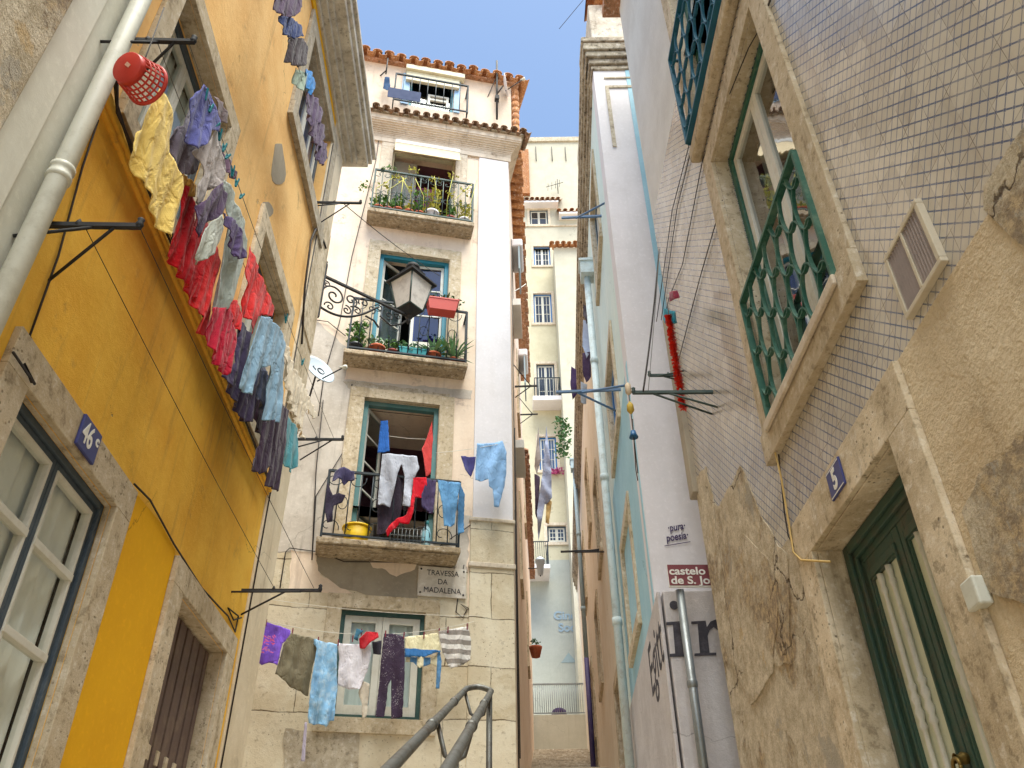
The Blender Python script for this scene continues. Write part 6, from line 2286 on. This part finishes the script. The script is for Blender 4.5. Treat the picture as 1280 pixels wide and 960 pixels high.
c_ = WC.P(397, 464, -.55)
e_ = WC.P(430, 459, -.75)
dish('satellite_dish', 'grey satellite dish with dark lettering on the stained wall left of the balconies', WC, c_, (.55, -.78, .35), .25, M['dish'], e_, (c_.x - .1, -.0, c_.z - .15), 'satellite dishes', True)
c_ = WC.P(630, 107, -.15)
e_ = WC.P(654, 99, -.35)
dish('satellite_dish', 'white satellite dish seen edge-on beside the mast under the roof', WC, c_, (.93, -.3, .12), .24, M['white'], e_, (WC.uz(621, 118, -.05)[0], -.05, WC.uz(621, 118, -.05)[1]), 'satellite dishes')
ma, mb_ = WC.P(625, 77, -.05), WC.P(617, 148, -.05)
mu = (ma.x + mb_.x) / 2
mt = thing('mast', 'dark iron aerial mast standing on the eave at the right of the attic', 'mast', WC, mu, -.05, mb_.z)
part(mt, 'pole', MB().tube([(mu, -.05, mb_.z), (mu, -.05, ma.z)], .022, 10), M['iron'])
part(mt, 'stay', MB().tube([(mu, -.05, ma.z - .55), (mu - .32, .2, mb_.z + .35)], .009, 6).tube([(mu, -.05, mb_.z + .75), (mu + .15, .25, mb_.z + .75)], .009, 6), M['iron'])
part(mt, 'clamp', MB().box(mu - .04, mu + .04, -.10, -.0, mb_.z + .62, mb_.z + .74), M['iron'])
# little clothes arm with a blue bag left of the attic window
a_ = WC.P(468, 101, .27)
b_ = WC.P(483, 88, -.1)
bm_ = thing('iron_bracket', 'bent iron arm on the attic wall left of the small railing', 'bracket', WC, a_.x, .27, a_.z)
part(bm_, 'arm', MB().tube([a_, b_], .014, 8).tube([(b_.x, b_.y, b_.z - .12), (b_.x, b_.y, b_.z + .42)], .014, 8), M['iron'])
garment('bag', 'small dark blue bag hanging from the bent iron arm', 'bag', WC, -.1, [(481, 96), (487, 96), (488, 108), (484, 113), (479, 109)], fabric('blue_bag', '24466e', '18304c'), None, .03, step=.03)
# television aerial against the sky at the far houses
ta = Vector(WH.P(697, 232, -.3))
mb = MB().tube([(ta.x, -.3, ta.z - .6), (ta.x, -.3, ta.z + .5)], .02, 6).tube([(ta.x - .6, -.3, ta.z - .1), (ta.x + .3, -.3, ta.z + .25)], .015, 6)
for k in range(4):
    u = ta.x - .5 + k * .2
    mb.tube([(u, -.5, ta.z - .05 + k * .09), (u, -.1, ta.z - .15 + k * .09)], .01, 5)
solo('aerial', 'thin television aerial on the cream wall at the top of the alley', 'aerial', WH, (ta.x, -.3, ta.z - .6), mb, M['iron'])
# wires across the sky and the alley
def span(label, a, b, s_, r, mat, cat='cable'):
    mb = MB().tube(sag(a, b, s_, 24), r, 6)
    solo('overhead_cable', label, cat, WW, tuple((Vector(a) + Vector(b)) / 2), mb, mat)


span('pale cable swinging from the lantern doorway to the far side of the alley', WC.world(*WC.P(565, 362, -.03)), WD.world(3.0, -.25, at_y(680, 335, 13).z), .28, .008, M['whitel'])
span('thin dark aerial wire against the sky at the top right', at_y(729, 0, 7.2), at_y(699, 36, 7.4), .0, .005, M['cable'])
span('thin line running from the yellow corner past the lantern to the middle doorway', WA.world(*WA.P(430, 255, -.3)), WC.world(*WC.P(550, 345, -.05)), .05, .005, M['cable'])
# things hanging by the corner of the white wall
hp = Vector(WE.P(792, 545, -.85))
ho = thing('hanging_ornament', 'string of small ornaments ending in a blue bell in front of the light blue flank', 'ornament', WE, hp.x, hp.y, hp.z)
t_ = WE.P(788, 478, -.85)
part(ho, 'string', MB().tube([(hp.x, hp.y, t_.z), (hp.x, hp.y, hp.z - .25)], .003, 6).tube([(hp.x + .03, hp.y, hp.z + .1), (hp.x - .05, hp.y, hp.z - .2), (hp.x - .03, hp.y, hp.z - .28)], .003, 6), M['cable'])
part(ho, 'bell', MB().lathe((hp.x, hp.y, hp.z), [(.001, .04), (.014, .035), (.02, .01), (.028, -.01), (.001, -.01)], 12), paint('blue_bell', '1f5c8c', .4))
part(ho, 'bead', MB().lathe((hp.x, hp.y, hp.z + .20), [(.001, -.05), (.022, -.02), (.02, .02), (.001, .05)], 10), paint('ochre_bead', 'b89a3c', .6))
part(ho, 'bead', MB().lathe((hp.x, hp.y, hp.z + .34), [(.001, -.05), (.018, -.03), (.018, .03), (.001, .05)], 10), paint('buff_bead', 'c9b59a', .6))

# ------------------------------------------------------------------ washing in the upper alley
GA = 'washing hanging in the upper alley'
WP = Wall(0, 17.5, 1, 0)


def ga(name, label, cat, px, cA, cB, W=WP, w=0, **k):
    garment(name, label, cat, W, w, px, fabric('a_' + cA, cA, cB), GA, .05, 12, step=.06, **k)


ga('sheet', 'long blue-grey sheet hanging from the small iron bracket in the upper alley', 'sheet', [(683, 533), (689, 586), (690, 624), (681, 630), (673, 676), (671, 640), (678, 592)], '8a93ac', '6a7390')
ga('cloth', 'brownish grey cloth hanging left of the long sheet', 'cloth', [(673, 533), (676, 575), (671, 592), (668, 581)], '8c8480', '6a625e', w=.1)
ga('cloth', 'blackish cloth below the brownish grey one in the upper alley', 'cloth', [(668, 592), (675, 597), (673, 650), (669, 640)], '3c3044', '28202e', w=.1)
ga('cloth', 'ochre cloth showing under the long sheet', 'cloth', [(683, 622), (690, 627), (686, 657), (682, 654)], 'b49a68', '8c764c', w=.1)
WQ = Wall(0, 12.0, 1, 0)
ga('shirt', 'dark grey sleeve at the top of the washing by the mint pipe', 'shirt', [(730, 366), (735, 372), (738, 403), (733, 408), (729, 395)], '55525e', '3c3a44', WQ)
ga('shirt', 'pale blue shirt hanging beside the mint pipe', 'shirt', [(729, 400), (737, 405), (738, 440), (733, 450), (728, 430)], 'b0c0de', '8a9cc0', WQ)
ga('cloth', 'dark plum bundle below the pale blue shirt', 'cloth', [(728, 442), (738, 440), (739, 470), (733, 478), (728, 465)], '4c3c5a', '30263a', WQ)
ga('cloth', 'light mottled rag, lowest of the washing by the mint pipe', 'cloth', [(726, 477), (734, 480), (733, 503), (726, 503)], 'a9b2c0', '7c8698', WQ)
ga('cloth', 'purple bundle hanging against the dark cornice', 'cloth', [(714, 458), (720, 462), (721, 492), (716, 497), (713, 480)], '4a3862', '30243e', WQ)
# flower pot on the left wall, wall lantern further up
fp = WD.local(at_y(673, 816, 19.5))
fm_ = MB()
t = thing('flower_pot', 'terracotta flower pot fixed to the left wall above the upper steps', 'pot plant', WD, fp.x, -.2, fp.z)
part(t, 'pot', MB().lathe((fp.x, -.18, fp.z - .1), [(.001, 0), (.10, 0), (.15, .2), (.16, .24), (.001, .24)], 16), M['terra'])
part(t, 'foliage', foliage(MB(), (fp.x, -.18, fp.z + .15), .14, 30, .07, 3), M['leafd'])
lp = WD.local(at_y(677, 706, 22.5))
t = thing('wall_lantern', 'small grey-blue lantern on the left wall of the upper alley', 'street lamp', WD, lp.x, 0, lp.z)
part(t, 'bracket', MB().tube([(lp.x, 0, lp.z - .1), (lp.x, -.3, lp.z - .1), (lp.x, -.35, lp.z - .35)], .018, 8), M['iron'])
part(t, 'lantern_head', MB().lathe((lp.x, -.35, lp.z - .3), [(.001, -.02), (.10, 0), (.17, .4), (.20, .42), (.08, .52), (.001, .56)], 4), M['dish'])
# green creeper on the far corner
mb = MB()
for k in range(8):
    p = at_y(704 + (k % 3 - 1) * 2, 530 + k * 6, 22)
    q = WW.local(p)
    foliage(mb, q, .22, 26, .12, k + 90)
solo('creeper', 'green creeper hanging down the far corner above the pink flowers', 'plant', WW, tuple(WW.local(at_y(704, 570, 22))), mb, M['leafd'])
mb = MB()
for k in range(5):
    u, z = WH.uz(690 + k * 2.6, 588, -.15)
    foliage(mb, (u, -.15, z - .15), .2, 24, .1, k + 60)
solo('flowers', 'magenta flowers on the sill of the far window', 'flowers', WH, (WH.uz(695, 588, -.15)[0], -.15, WH.uz(695, 590)[1]), mb, M['pinkfl'])
